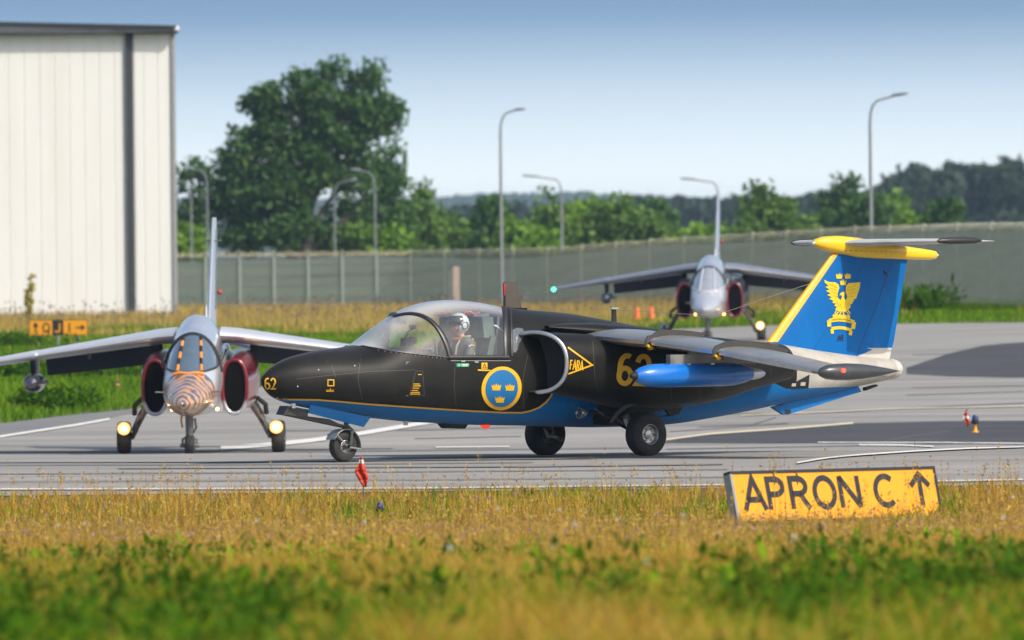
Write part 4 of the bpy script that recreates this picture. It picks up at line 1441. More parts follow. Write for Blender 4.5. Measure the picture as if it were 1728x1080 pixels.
def text_px(name, chars, fn, m, parent, x0, y0, hgt, w, gap, ex=(1, 0), ey=(0, -1), off=0.005, v0=0.6, wx=1.0):
    lines = []
    x = 0
    for ch in chars:
        for pl in GLY[ch][1]:
            lines.append([(x0 + (x + p[0] * hgt * wx) * ex[0] + p[1] * hgt * ey[0], y0 + (x + p[0] * hgt * wx) * ex[1] + p[1] * hgt * ey[1]) for p in pl])
        x += GLY[ch][0] * hgt * wx + gap
    return strokes_px(name, lines, w, fn, m, parent, off, v0)
qw = [(865, 556), (872, 553), (881, 554), (885, 560), (884, 568), (879, 574), (875, 580), (873, 590), (869, 595), (863, 594), (862, 585)]
patch_px('quarter_window', dense(qw, 2), fus_v, mat('window_grey_glass', (0.10, 0.115, 0.13), 0.12, var=0.05, spec=0.8), jet, 0.006)
# markings on the fuselage --------------------------------------------------------
strokes_px('yellow_stripe', [yl_px], 2.6, fus_v, m_yel, jet, 0.004, 0.5)
rd = patch_px('roundel', [(846 + 34 * math.cos(a), 655.5 + 37 * math.sin(a) - 2.0 * math.cos(a)) for a in np.linspace(0, 2 * PI, 40, endpoint=False)], fus_v, m_yel, jet, 0.006)
patch_px('roundel_field', [(846 + 27.5 * math.cos(a), 655.5 + 31.5 * math.sin(a) - 1.6 * math.cos(a)) for a in np.linspace(0, 2 * PI, 40, endpoint=False)], fus_v, mat('roundel_blue', (0.010, 0.145, 0.36), 0.4, var=0.05), rd, 0.009)
def crown_px(cx, cy, w, h, m, parent, fn, off, name='crown'):
    c0 = [(-.38, .5), (.38, .5), (.44, .1), (.5, -.28), (.28, .0), (.24, -.38), (.10, -.05), (0, -.5), (-.10, -.05), (-.24, -.38), (-.28, .0), (-.5, -.28), (-.44, .1)]
    pts = [(cx + p[0] * w, cy + p[1] * h) for p in c0]
    m_ = MB()
    vs_ = []
    for p in pts + [(cx, cy + h * 0.25)]:
        u, v, z = inv_s(p[0], p[1], fn, 0.6)
        vs_.append(Lc(u, v + off, z))
    k = len(pts)
    m_.add(vs_, [(i, (i + 1) % k, k) for i in range(k)])
    return m_.build(name, m, parent, smooth=0, recalc=False)
for cx, cy in ((836.5, 652.5), (859.5, 653), (842.5, 673.5)):
    crown_px(cx, cy, 16.5, 12.5, m_yel, rd, fus_v, 0.012)
text_px('nose_number', '62', fus_v, m_yel, jet, 446.5, 657, 19, 2.6, 1.5, ey=(-0.06, -1), v0=0.2, wx=0.85, off=0.006)
sqm = strokes_px('access_mark', [[(553, 641), (563, 641), (563, 651), (553, 651), (553, 641)]], 1.5, fus_v, m_yel, jet)
strokes_px('access_text', [[(550, 658.5), (563, 658.5)], [(550, 660.5), (563, 660.5)], [(557, 655), (557, 658)]], 1.1, fus_v, m_yel, sqm)
strokes_px('stencil_text', [[(705, 632), (711, 632)], [(697, 648), (708, 648)], [(696.5, 651.5), (710, 651)], [(696, 655), (707, 655)], [(694, 659), (705, 659)], [(692.5, 662.5), (708, 662)], [(692, 665), (709, 665)]], 1.2, fus_v, m_yel, jet)
sg = patch_px('rescue_mark', dense([(770, 613), (791, 613), (791, 619), (770, 619)], 2), fus_v, m_green, jet, 0.006, 3)
strokes_px('rescue_text', [[(778, 615), (790, 615)], [(779, 617.3), (788, 617.3)], [(772.5, 616), (775.5, 616)]], 1.1, fus_v, m_white, sg, 0.009)
tg = patch_px('warning_plate', dense([(812, 612), (822, 612), (822, 623), (812, 623)], 2), fus_v, m_yel, jet, 0.006, 3)
strokes_px('warning_triangle', [[(814, 621), (817, 614), (820, 621), (814, 621)]], 1.2, fus_v, m_black, tg, 0.009)
strokes_px('warning_line', [[(806, 624.5), (827, 625.2)]], 2.2, fus_v, m_yel, tg, 0.006)
# engine nacelles -----------------------------------------------------------------------
NU = [3.35, 3.8, 4.4, 5.0, 5.6, 6.4, 7.0, 7.6]
nVC = pchip(NU, [.78, .78, .78, .76, .74, .70, .66, .62])
nW = pchip(NU, [.345, .36, .40, .42, .42, .39, .34, .25])
nZC = pchip(NU, [1.18, 1.165, 1.10, 1.04, 1.03, 1.05, 1.08, 1.09])
nH = pchip(NU, [.36, .37, .41, .45, .455, .40, .30, .19])
NN = 2.4
def nac_v(u, z):
    u = min(max(u, 3.35), 7.6)
    t = min(1, abs((z - nZC(u)) / nH(u)))
    return nVC(u) + nW(u) * max(0, 1 - t ** NN) ** (1 / NN)
def nac_pt(u, ph, k=1.0):
    c, q = math.cos(ph), math.sin(ph)
    v = nVC(u) + k * nW(u) * math.copysign(abs(c) ** (2 / NN), c)
    z = nZC(u) + k * nH(u) * math.copysign(abs(q) ** (2 / NN), q)
    return v, z
def front_u(ph):
    return 3.35 + 0.45 * (0.5 + 0.5 * math.cos(ph))
for sd_ in (1, -1):
    phs = np.linspace(0, 2 * PI, 56, endpoint=False)
    rings = []
    for j, t in enumerate(np.linspace(0, 1, 46)):
        ring = []
        for ph in phs:
            u0 = front_u(ph)
            u = u0 + (7.6 - u0) * t
            v, z = nac_pt(u, ph)
            ring.append(Lc(u, sd_ * v, z))
        rings.append(ring)
    na = MB().rings(rings).build('nacelle', m_olive, jet)
    # duct wall (olive near the mouth, black further in)
    rings, rings2 = [], []
    for t in np.linspace(0, 1, 8):
        rings.append([Lc(front_u(ph) + 0.30 * t, sd_ * nac_pt(front_u(ph) + 0.02, ph, 0.985 - 0.10 * t)[0], nac_pt(front_u(ph) + 0.02, ph, 0.985 - 0.10 * t)[1]) for ph in phs])
    for t in np.linspace(0, 1, 8):
        rings2.append([Lc(front_u(ph) + 0.30 + 0.9 * t, sd_ * nac_pt(front_u(ph) + 0.02, ph, 0.885 - 0.25 * t)[0], nac_pt(front_u(ph) + 0.02, ph, 0.885 - 0.25 * t)[1]) for ph in phs])
    MB().rings(rings).build('intake_duct', mat('duct_olive', (0.034, 0.034, 0.031), 0.5, var=0.15), na)
    MB().rings(rings2, True, True).build('intake_depth', m_black, na)
    lip = []
    for ph in np.linspace(R(-88), R(112), 44):
        u = front_u(ph)
        v, z = nac_pt(u, ph)
        lip.append(Lc(u - 0.005, sd_ * v, z))
    MB().tube(lip, [0.014] + [0.026] * 42 + [0.014], 10).build('intake_lip', m_alu, na)
    MB().lathe([(0.19, -0.02), (0.20, 0.02), (0.185, 0.10), (0.165, 0.10), (0.16, -0.2)], 32, Lc(7.56, sd_ * .62, 1.09), 'X').build('exhaust_nozzle', mat('hot_metal', (0.30, 0.27, 0.23), 0.4, metal=0.8, var=0.25), na)
# skin joints: fine dark lines
for seam_ in [[(500, 640), (540, 635), (620, 627), (700, 624)], [(545, 600), (560, 618), (566, 636)], [(702, 626), (713, 626), (716, 668), (690, 668), (702, 626)], [(768, 608), (766, 650), (770, 690)], [(610, 590), (604, 640), (612, 680)], [(890, 600), (882, 640), (884, 690)]]:
    strokes_px('panel_seam', [seam_], 0.9, fus_v, mat('seam_worn', (0.045, 0.045, 0.043), 0.6), jet, 0.002)
for seam_ in ([(1000, 575), (1004, 640), (1010, 662)], [(1130, 640), (1134, 690)], [(1180, 655), (1184, 688)], [(1270, 628), (1272, 660)], [(1300, 620), (1302, 650)]):
    strokes_px('panel_seam', [seam_], 0.9, lambda u, z: nac_v(u, z), mat('seam_worn', (0.045, 0.045, 0.043), 0.6), jet, 0.003, 1.1)
for seam_ in ([(1150, 700), (1160, 712)], [(1205, 690), (1215, 703)], [(1255, 680), (1262, 694)], [(1315, 664), (1322, 684)], [(640, 690), (640, 704)], [(760, 696), (762, 714)], [(960, 668), (962, 716)]):
    strokes_px('panel_seam', [seam_], 0.9, fus_v, mat('seam_blue', (0.002, 0.05, 0.16), 0.6), jet, 0.003, 0.4)
# markings on the port nacelle
strokes_px('arrow_mark', [[(958, 586), (999, 616), (958.5, 631)]], 2.6, nac_v, m_yel, jet, 0.006, 1.1)
text_px('arrow_text', 'FARA', nac_v, m_yel, jet, 961, 623.5, 16, 1.8, 1.3, ex=(1, 0.06), ey=(0.08, -1), v0=1.1, wx=0.50, off=0.006)
text_px('number_marking', '62', nac_v, m_yel, jet, 1041, 648.5, 51, 8.5, 6, ex=(1, 0.04), ey=(0.05, -1), v0=1.1, wx=0.86, off=0.006)
strokes_px('vent_louvre', [[(1216 + 9 * i, 622 + i), (1216 + 9 * i, 630 + i)] for i in range(6)], 2.2, nac_v, m_black, jet, 0.004, 1.1)
# wings ------------------------------------------------------------------------------------
def naca(n=12, t=0.12, camber=0.02):
    xs = [(1 - math.cos(PI * i / n)) / 2 for i in range(n + 1)]
    yt = lambda x: 5 * t * (.2969 * sq(x) - .126 * x - .3516 * x * x + .2843 * x ** 3 - .1036 * x ** 4)
    up = [(x, yt(x) + camber * 4 * x * (1 - x)) for x in reversed(xs)]
    lo = [(x, -yt(x) + camber * 4 * x * (1 - x)) for x in xs[1:-1]]
    return up + lo
def wing_mesh(secs, mapf, t=0.12, camber=0.02, n=14, cut=None, grow=0.0, inc=0.0):
    """secs: (span, le, chord, height); mapf(le_coord, span, height) -> 3D"""
    prof = naca(n, t, camber)
    m = MB()
    rings = []
    for (s, le, ch, z) in secs:
        tt = t
        rings.append([mapf(le + x * ch - (grow if x < .5 else 0), s, z + (y - x * inc) * ch + math.copysign(grow, y)) for x, y in prof])
    if cut is None:
        m.rings(rings, True, True)
    else:
        k = [i for i, (x, y) in enumerate(prof) if x <= cut]
        # points up to the cut, in order upper (aft->le) then lower
        rr2 = [[r[i] for i in k] for r in rings]
        m.rings(rr2, False)
    return m
INC = 0.065
WS = [(0.35, 4.25, 2.2, 1.50), (1.0, 4.38, 2.0, 1.475), (1.83, 4.53, 1.72, 1.41), (2.93, 4.70, 1.38, 1.285), (4.62, 4.93, 1.08, 1.035)]
for sd_ in (1, -1):
    mp_ = lambda u, s, z, sd_=sd_: Lc(u, sd_ * s, z)
    fine = []
    for a, b in zip(WS[:-1], WS[1:]):
        for j in range(4):
            f = j / 4
            fine.append(tuple(p + (q - p) * f for p, q in zip(a, b)))
    fine.append(WS[-1])
    wg = wing_mesh(fine, mp_, 0.105, 0.012, inc=INC).build('wing', m_wingup, jet)
    for (s0, s1) in ((1.0, 1.80), (1.87, 2.90), (2.97, 4.5)):
        sc_ = []
        for f in np.linspace(0, 1, 6):
            s = s0 + (s1 - s0) * f
            sc_.append((s,) + tuple(float(np.interp(s, [w[0] for w in WS], [w[i] for w in WS])) for i in (1, 2, 3)))
        wing_mesh(sc_, mp_, 0.105, 0.012, 18, 0.03, 0.012, inc=INC).build('leading_edge_strip', m_alu, wg)
    for s, ln in ((1.83, .86), (2.93, 1.1)):
        le, ch, z = (float(np.interp(s, [w[0] for w in WS], [w[i] for w in WS])) for i in (1, 2, 3))
        prof_up = [p for p in naca(24, .105, .012)[:25]][::-1]
        yup = lambda x: float(np.interp(x, [p[0] for p in prof_up], [p[1] for p in prof_up])) - x * INC
        lo = [(-0.02, -0.05)]
        out = []
        inn = []
        for x in np.linspace(0, ln / ch, 16):
            out.append((le + x * ch, z + yup(x) * ch + 0.075 * (1 - 0.25 * (x * ch / ln)) * min(1, 0.35 + x * 9)))
            inn.append((le + x * ch, z + yup(x) * ch - 0.02))
        nose_ = [(le + .10, z - .10), (le - .03, z - .085), (le - .065, z - .03), (le - .05, z + .03), (le - .02, z + .075)]
        poly = nose_ + out[1:] + [(out[-1][0], inn[-1][1])] + [(le + 0.3, z + 0.0), (le + 0.1, z - .02)]
        fo = MB().prism(poly, lambda a, b: Lc(a, sd_ * (s + .008), b), lambda a, b: Lc(a, sd_ * (s - .008), b)).build('wing_fence', mat('fence_dark', (0.06, 0.058, 0.052), 0.4, metal=0.2), wg, smooth=0)
        MB().prism([(le + .02, z - .10), (le - .05, z - .05), (le - .03, z - .03), (le + .06, z - .075)], lambda a, b: Lc(a, sd_ * (s + .03), b), lambda a, b: Lc(a, sd_ * (s - .03), b)).build('yellow_tip', m_yel, wg, smooth=0)
    # wing tip pod
    ct = Lc(4.86, sd_ * 4.66, 1.035)
    pod = MB().lathe([(0.0, 0), (.05, .05), (.085, .14), (.10, .28), (.105, .46), (.095, .66), (.07, .88), (.035, 1.1), (.0, 1.30)], 22, ct, 'X').build('wing_tip_pod', mat('pod_dark', (0.045, 0.048, 0.052), 0.3, var=0.2, coat=0.2), wg)
    col_ = (1.0, 0.04, 0.02) if sd_ > 0 else (0.05, 0.9, 0.3)
    MB().lathe([(0, -.03), (.022, -.02), (.026, 0), (.022, .02), (0, .03)], 12, Lc(5.18, sd_ * 4.765, 1.05), 'X').build('navigation_light', emit('nav_red' if sd_ > 0 else 'nav_green', col_, 4.0), wg)
    # pylon and store under the wing
    pyl = MB()
    pyl.hexa([Lc(4.39, sd_ * 2.42, 1.13), Lc(5.72, sd_ * 2.42, 1.13), Lc(5.72, sd_ * 2.34, 1.13), Lc(4.39, sd_ * 2.34, 1.13), Lc(4.39, sd_ * 2.42, 1.255), Lc(5.72, sd_ * 2.42, 1.255), Lc(5.72, sd_ * 2.34, 1.255), Lc(4.39, sd_ * 2.34, 1.255)])
    pyl.hexa([Lc(4.72, sd_ * 2.41, 1.257), Lc(5.57, sd_ * 2.41, 1.257), Lc(5.57, sd_ * 2.35, 1.257), Lc(4.72, sd_ * 2.35, 1.257), Lc(4.72, sd_ * 2.41, 1.34), Lc(5.57, sd_ * 2.41, 1.34), Lc(5.57, sd_ * 2.35, 1.34), Lc(4.72, sd_ * 2.35, 1.34)])
    po = pyl.build('pylon', mat('pylon_grey', (0.24, 0.235, 0.22), 0.45, metal=0.3, var=0.15, dirt=(0.12, 0.115, 0.10), dscale=5), jet, smooth=0)
    MB().box(Lc(4.65, sd_ * 2.44, 1.125), (0.05, .04, .04)).box(Lc(5.02, sd_ * 2.44, 1.125), (0.05, .04, .04)).build('sway_brace', m_alu, po, smooth=0)
    st = MB().lathe([(.058, .085), (.10, .16), (.13, .27), (.142, .38), (.145, .55), (.145, 1.45), (.137, 1.6), (.11, 1.76), (.072, 1.88)], 30, Lc(3.79, sd_ * 2.38, 1.005), 'X').build('smoke_pod', mat('bright_blue_paint', (0.003, 0.16, 0.58), 0.25, var=0.06, scale=5, dirt=(0.006, 0.12, 0.47), dscale=2, coat=0.5), jet)
    MB().lathe([(0.0, 0), (.03, .02), (.055, .085), (.058, .09)], 24, Lc(3.79, sd_ * 2.38, 1.005), 'X').build('pod_nose', m_black, st)
    MB().lathe([(.07, 1.875), (.072, 1.93), (.058, 2.02), (.03, 2.09), (0, 2.10)], 20, Lc(3.79, sd_ * 2.38, 1.005), 'X').build('pod_nozzle', m_alu, st)
# wing root fairing over the fuselage side
rf_ = MB()
rings = []
for u, h_, w_ in ((3.9, 0.02, .05), (4.2, .07, .18), (4.6, .11, .32), (5.2, .12, .36), (6.0, .10, .34), (6.6, .03, .12)):
    cz = float(np.interp(u, [3.9, 4.5, 5.5, 6.6], [1.60, 1.545, 1.46, 1.37]))
    rings.append([Lc(u, .62 + w_ * math.cos(a), cz + h_ * math.sin(a)) for a in np.linspace(0, 2 * PI, 20, endpoint=False)])
rf_.rings(rings, True, True)
rings = [[Vector((p.x, -p.y, p.z)) for p in r] for r in rings]
rf_.rings(rings, True, True)
rf_.build('wing_root_fairing', m_olive, jet)
# tail ----------------------------------------------------------------------------------------
FS = [(1.10, 7.70, 2.12, 0), (1.37, 7.86, 2.05, 0), (1.9, 8.38, 1.65, 0), (2.46, 8.92, 1.24, 0)]   # height, le, chord
m_fin = mat('fin_blue', (0.002, 0.118, 0.38), 0.4, var=0.10, scale=2.5, dirt=(0.004, 0.16, 0.46), dscale=1.4, spec=0.18, stretch=(1, 1, 0.5))
fin = wing_mesh([(s, le, ch, 0) for s, le, ch, z in FS], lambda u, s, z: Lc(u, z, s), 0.075, 0.0).build('tail_fin', m_fin, jet)
fv = lambda u, z: 0.062
def fin_v(u, z):
    le = float(np.interp(z, [f[0] for f in FS], [f[1] for f in FS]))
    ch = float(np.interp(z, [f[0] for f in FS], [f[2] for f in FS]))
    x = min(max((u - le) / ch, 0.0), 1)
    return ch * 5 * .075 * (.2969 * sq(x) - .126 * x - .3516 * x * x + .2843 * x ** 3 - .1036 * x ** 4)
# yellow leading edge stripe: wraps the nose of the fin
wing_mesh([(s, le, ch, 0) for s, le, ch, z in [tuple(np.array(FS[1]) * (1 - f) + np.array(FS[3]) * f) for f in np.linspace(0, 1, 8)]], lambda u, s, z: Lc(u, z, s), 0.075, 0.0, 30, 0.07, 0.004).build('leading_edge_stripe', m_yel, fin)
strokes_px('rudder_hinge', [[(1503, 447), (1478, 520), (1444, 604)]], 1.4, fin_v, mat('hinge_dark', (0.006, 0.06, 0.22), 0.5), fin, 0.003, 0.05)
strokes_px('fin_seam', [[(1462, 440), (1428, 500), (1392, 560), (1372, 592)]], 0.8, fin_v, mat('hinge_dark', (0.006, 0.06, 0.22), 0.5), fin, 0.003, 0.05)
# crest: three crowns, rising eagle, two scrolls
m_gold = mat('crest_gold', (0.78, 0.54, 0.012), 0.45, var=0.08, scale=40)
cz_ = lambda x, y: (1370 + x / 7.2, 440 + y / 7.2)
def poly_px(name, pts, m, parent, off, fn=fin_v):
    m_ = MB()
    vs_ = [(lambda r: Lc(r[0], r[1] + off, r[2]))(inv_s(p[0], p[1], fn, 0.05)) for p in pts]
    me = bpy.data.meshes.new(name)
    bm = bmesh.new()
    f = bm.faces.new([bm.verts.new(v) for v in vs_])
    bmesh.ops.triangulate(bm, faces=[f])
    bm.to_mesh(me)
    bm.free()
    return link(name, me, m, parent)
for cx, cy in ((328, 180), (432, 180), (377, 258)):
    x_, y_ = cz_(cx, cy)
    crown_px(x_, y_, 11.5, 10.5, m_gold, fin, fin_v, 0.006, 'crest_crown')
lw = [(150, 232), (200, 258), (285, 262), (322, 290), (330, 330), (308, 400), (312, 450), (345, 478), (380, 480), (380, 620), (330, 615), (278, 590), (300, 560), (268, 545), (290, 520), (240, 510), (262, 490), (205, 460), (240, 445), (180, 415), (225, 400), (168, 365), (215, 350), (160, 318), (200, 305), (152, 265)]
rw = [(585, 262), (575, 295), (545, 310), (580, 322), (570, 350), (528, 358), (556, 372), (548, 395), (515, 402), (552, 408), (540, 432), (508, 440), (540, 446), (520, 468), (490, 472), (512, 484), (490, 500), (470, 505), (490, 520), (460, 530), (470, 560), (440, 590), (425, 615), (380, 620), (380, 480), (415, 470), (425, 430), (408, 380), (410, 310), (440, 272), (510, 268)]
nk = [(345, 480), (360, 440), (352, 418), (330, 420), (338, 398), (362, 380), (388, 378), (392, 400), (386, 440), (398, 478), (380, 520)]
poly_px('crest_eagle', [cz_(*p) for p in lw], m_gold, fin, 0.006)
poly_px('crest_eagle', [cz_(*p) for p in rw], m_gold, fin, 0.006)
poly_px('crest_eagle', [cz_(*p) for p in nk], m_gold, fin, 0.008)
ft = [[cz_(*p) for p in q] for q in ([(330, 612), (300, 640), (284, 672)], [(352, 618), (336, 650), (326, 674)], [(376, 618), (384, 650), (398, 676)], [(405, 612), (432, 640), (446, 672)], [(430, 600), (450, 622), (462, 644)], [(300, 600), (284, 622), (276, 648)])]
strokes_px('crest_feet', ft, 2.0, fin_v, m_gold, fin, 0.006, 0.05)
def band(y0, x0, x1, sag, w):
    return [cz_(x0 + (x1 - x0) * f, y0 + sag * (2 * f - 1) ** 2 + 18 * (f - 0.5)) for f in np.linspace(0, 1, 12)]
sc1 = strokes_px('crest_scroll', [band(715, 205, 510, 25, 8), [cz_(205, 725), cz_(208, 800)], [cz_(510, 745), cz_(495, 828)], [cz_(250, 676), cz_(460, 684)]], 6.6, fin_v, m_gold, fin, 0.006, 0.05)
sc2 = strokes_px('crest_scroll', [band(815, 235, 475, 20, 6), [cz_(240, 830), cz_(246, 885)], [cz_(472, 850), cz_(460, 905)]], 5.2, fin_v, m_gold, fin, 0.007, 0.05)
strokes_px('scroll_lettering', [[cz_(240 + 15 * i, 738 - 18 * math.sin(PI * i / 16) + 18 * (i / 16 - 0.5)), cz_(243 + 15 * i, 720 - 18 * math.sin(PI * i / 16) + 18 * (i / 16 - 0.5))] for i in range(16)], 0.8, fin_v, m_black, fin, 0.009, 0.05)
strokes_px('feather_line', [[cz_(*a), cz_(*b)] for a, b in (((215, 285), (300, 330)), ((225, 330), (302, 365)), ((235, 375), (300, 400)), ((250, 420), (312, 440)), ((530, 300), (430, 335)), ((520, 340), (425, 370)), ((515, 385), (425, 405)), ((500, 430), (420, 445)), ((340, 520), (360, 580)), ((400, 520), (390, 580)), ((300, 500), (330, 560)), ((450, 500), (430, 560)))], 0.5, fin_v, mat('gold_dark', (0.35, 0.22, 0.01), 0.6), fin, 0.009, 0.05)  # feather lines drawn in darker gold
strokes_px('fin_letters', [[cz_(305, 980), cz_(330, 915), cz_(350, 940), cz_(345, 975)], [cz_(310, 950), cz_(345, 945)], [cz_(350, 950), cz_(372, 905), cz_(374, 975)], [cz_(355, 910), cz_(380, 905)]], 1.6, fin_v, m_black, fin, 0.006, 0.05)
strokes_px('fin_mark', [[(1491, 457), (1495.5, 463.5)]], 3.2, fin_v, m_black, fin, 0.006, 0.05)
# cream fillet under the fin
MB().hexa([Lc(8.55, .05, 1.20), Lc(9.78, .05, 1.10), Lc(9.78, -.05, 1.10), Lc(8.55, -.05, 1.20), Lc(8.62, .066, 1.285), Lc(9.86, .02, 1.275), Lc(9.86, -.02, 1.275), Lc(8.62, -.066, 1.285)]).build('fin_fillet', m_cream, jet, smooth=0)
# fairing on top of the fin
m_tyel = mat('tail_yellow', (0.82, 0.52, 0.01), 0.32, var=0.05, scale=5, coat=0.3)
bl = MB()
rings = []
for u, zt_, zb2, w_ in ((8.60, 2.60, 2.585, .012), (8.66, 2.645, 2.545, .06), (8.78, 2.675, 2.505, .095), (9.0, 2.685, 2.455, .115), (9.3, 2.66, 2.405, .12), (9.7, 2.60, 2.385, .11), (10.1, 2.545, 2.375, .095), (10.5, 2.495, 2.37, .075), (10.58, 2.48, 2.38, .06), (10.62, 2.45, 2.41, .02)):
    rings.append([Lc(u, w_ * math.copysign(abs(math.cos(a)) ** .8, math.cos(a)), (zt_ + zb2) / 2 + (zt_ - zb2) / 2 * math.copysign(abs(math.sin(a)) ** .8, math.sin(a))) for a in np.linspace(0, 2 * PI, 24, endpoint=False)])
bu = bl.rings(rings, True, True).build('tail_fairing', m_tyel, jet)
MB().lathe([(0, 0), (.02, .01), (.035, .04)], 14, Lc(8.585, 0, 2.592), 'X').build('fairing_tip', m_alu, bu)
MB().lathe([(0, 0.02), (.012, .01), (.014, -.02)], 10, Lc(10.63, 0, 2.43), 'X').build('tail_light', m_white, bu)
rvt = MB()
for u in np.linspace(9.05, 10.2, 15):
    rvt.lathe([(0, .004), (.008, .003), (.008, -.004)], 6, Lc(u, float(np.interp(u, [9, 9.3, 9.7, 10.1, 10.5], [.113, .118, .109, .093, .074])), 2.50 - 0.03 * (u - 9)), 'Y')
rvt.build('rivets', mat('rivet_dark', (0.25, 0.14, 0.01), 0.6), bu)
SS = [(.05, 9.02, 1.05, 2.592), (0.9, 9.28, .86, 2.60), (1.42, 9.44, .70, 2.603)]
m_stab = mat('stab_white', (0.50, 0.50, 0.49), 0.4, var=0.08, dirt=(0.34, 0.33, 0.31), dscale=2)
for sd_ in (1, -1):
    tp_ = wing_mesh(SS, lambda u, s, z: Lc(u, sd_ * s, z), 0.09, 0.0).build('tailplane', m_stab, jet)
    MB().lathe([(0, 0), (.03, .05), (.045, .2), (.04, .6), (.015, .72)], 14, Lc(9.42, sd_ * 1.44, 2.605), 'X').build('tip_cap', m_seal, tp_)
    MB().tube([Lc(10.0, sd_ * 1.44, 2.60), Lc(10.2, sd_ * 1.44, 2.598), Lc(10.36, sd_ * 1.44, 2.596)], [.015, .012, .003], 6).build('static_wick', m_alu, tp_)
# tail cone end, ventral fin, vents
rings = []
for u_, k_ in ((9.79, 1.015), (9.84, 1.0), (9.89, .93), (9.91, .82), (9.86, .78), (9.6, .7)):
    rings.append([Lc(u_, k_ * fus(9.8, a)[0], 1.008 + k_ * (fus(9.8, a)[1] - 1.008)) for a in np.linspace(0, 2 * PI, 32, endpoint=False)])
MB().rings(rings, True, True).build('tail_cone_ring', m_cream, jet)
vt = MB().prism([(7.92, .56), (8.10, .47), (8.16, .465), (9.35, .735), (9.30, .80), (8.6, .72)], lambda a, b: Lc(a, .03, b), lambda a, b: Lc(a, -.03, b)).build('ventral_fin', m_blue, jet, smooth=0)
MB().box(Lc(8.16, .032, .50), (.09, .006, .05)).build('fin_slot', m_black, vt, smooth=0)
MB().prism([(9.42, .745), (9.62, .80), (9.60, .82), (9.42, .785)], lambda a, b: Lc(a, .03, b), lambda a, b: Lc(a, -.03, b)).build('tail_bumper', m_black, jet, smooth=0)
vn = patch_px('air_vent', dense([(1330, 651), (1366, 632), (1364, 655), (1336, 657)], 3), fus_v, m_black, jet, 0.004, 4, 0.3)
patch_px('vent_plate', dense([(1336, 647), (1343, 647), (1342, 652), (1335, 652)], 2), fus_v, m_cream, vn, 0.008, 2, 0.3)
patch_px('vent_plate', dense([(1351, 645), (1359, 645), (1358, 651), (1350, 651)], 2), fus_v, m_cream, vn, 0.008, 2, 0.3)
# antennas ----------------------------------------------------------------------------------------
ua, za = inv(864, 521, 0)
bld = MB()
bld.hexa([Lc(ua - .12, -.03, za - .05), Lc(ua - .12, .03, za - .05), Lc(ua + .14, .03, za - .05), Lc(ua + .14, -.03, za - .05), Lc(ua - .11, -.012, za + .33), Lc(ua - .11, .012, za + .33), Lc(ua + .07, .012, za + .33), Lc(ua + .07, -.012, za + .33)])
ba = bld.build('blade_antenna', mat('blade_brown', (0.065, 0.05, 0.042), 0.5, var=0.2), jet, smooth=0)
MB().box(Lc(ua - .118, 0, za + .24), (.02, .03, .15)).build('red_strip', m_red, ba, smooth=0)
MB().box(Lc(ua + .02, 0, za - .01), (.36, .09, .04)).build('antenna_foot', m_olive, ba, smooth=0)
ub, zb3 = inv(1036, 547, 0)
zb3 = fZT(sq(ub))
ta = MB().hexa([Lc(ub - .03, -.012, zb3 - .05), Lc(ub - .03, .012, zb3 - .05), Lc(ub + .04, .012, zb3 - .05), Lc(ub + .04, -.012, zb3 - .05), Lc(ub - .03, -.01, zb3 + .16), Lc(ub - .03, .01, zb3 + .16), Lc(ub + .03, .01, zb3 + .16), Lc(ub + .03, -.01, zb3 + .16)]).build('wire_mast', m_black, jet, smooth=0)
MB().box(Lc(ub, 0, zb3 + .17), (.10, .06, .022)).build('mast_cap', m_alu, ta, smooth=0)
MB().tube([Lc(ub, 0, zb3 + .155), Lc((ub + 8.6) / 2, 0, zb3 + .06), Lc(8.6, 0, 2.1)], .0035, 5).build('aerial_wire', m_gear, ta)
# wheels and gear --------------------------------------------------------------------------------------
def wheel(name, c, r, w, parent, out=1, rim=0.42, flat=0.012):
    """out: +1 when the outer face looks to port"""
    h = w / 2
    prof = [(r * rim, -h * .8), (r * (rim + .05), -h * .92), (r * .66, -h), (r * .82, -h * .98), (r * .93, -h * .82), (r * .985, -h * .5), (r, -h * .2), (r, h * .2), (r * .985, h * .5), (r * .93, h * .82), (r * .82, h * .98), (r * .66, h), (r * (rim + .05), h * .92), (r * rim, h * .8)]
    wo_ = bpy.data.objects.new(name, None)
    m = MB().lathe(prof, 44, c, 'Y')
    zmin = c[2] - r + flat
    m.v = [(x, c[1] + (y - c[1]) * (1.06 if z < zmin + .03 else 1), max(z, zmin)) for x, y, z in m.v]
    ty = m.build(name, m_rub, parent)
    rm = MB().lathe([(r * rim * 1.04, -h * .8), (r * rim * 1.04, h * .86), (r * rim * .97, h * .9), (r * rim * .90, h * .80), (r * rim * .82, h * .45), (r * rim * .5, h * .40), (r * rim * .42, h * .55), (0, h * .6)], 36, c, 'Y')
    rm.v = [(x, c[1] - out * (y - c[1]), z) for x, y, z in rm.v]
    rm.build('rim', m_rim, ty)
    rb = MB().lathe([(r * rim * 1.0, -h * .8), (r * rim * .7, -h * .3), (0, -h * .3)], 30, c, 'Y')
    rb.v = [(x, c[1] - out * (y - c[1]), z) for x, y, z in rb.v]
    rb.build('brake_disc', m_gear, ty)
    hb = MB()
    for k in range(6):
        a = 2 * PI * k / 6
        hb.lathe([(r * .028, -.01), (r * .028, h * .12), (0, h * .12)], 8, (c[0] + r * rim * .63 * math.cos(a), c[1] - out * h * .45 - (h * .06 if out < 0 else h * .06), c[2] + r * rim * .63 * math.sin(a)), 'Y')
    hb.build('hub_bolts', m_gear, ty)
    return ty
tw = wheel('main_wheel', Lc(U0, 1.0, .270), .273, .21, jet, 1, .45)
tw2 = wheel('main_wheel', Lc(U0, -1.0, .270), .273, .21, jet, -1, .45)
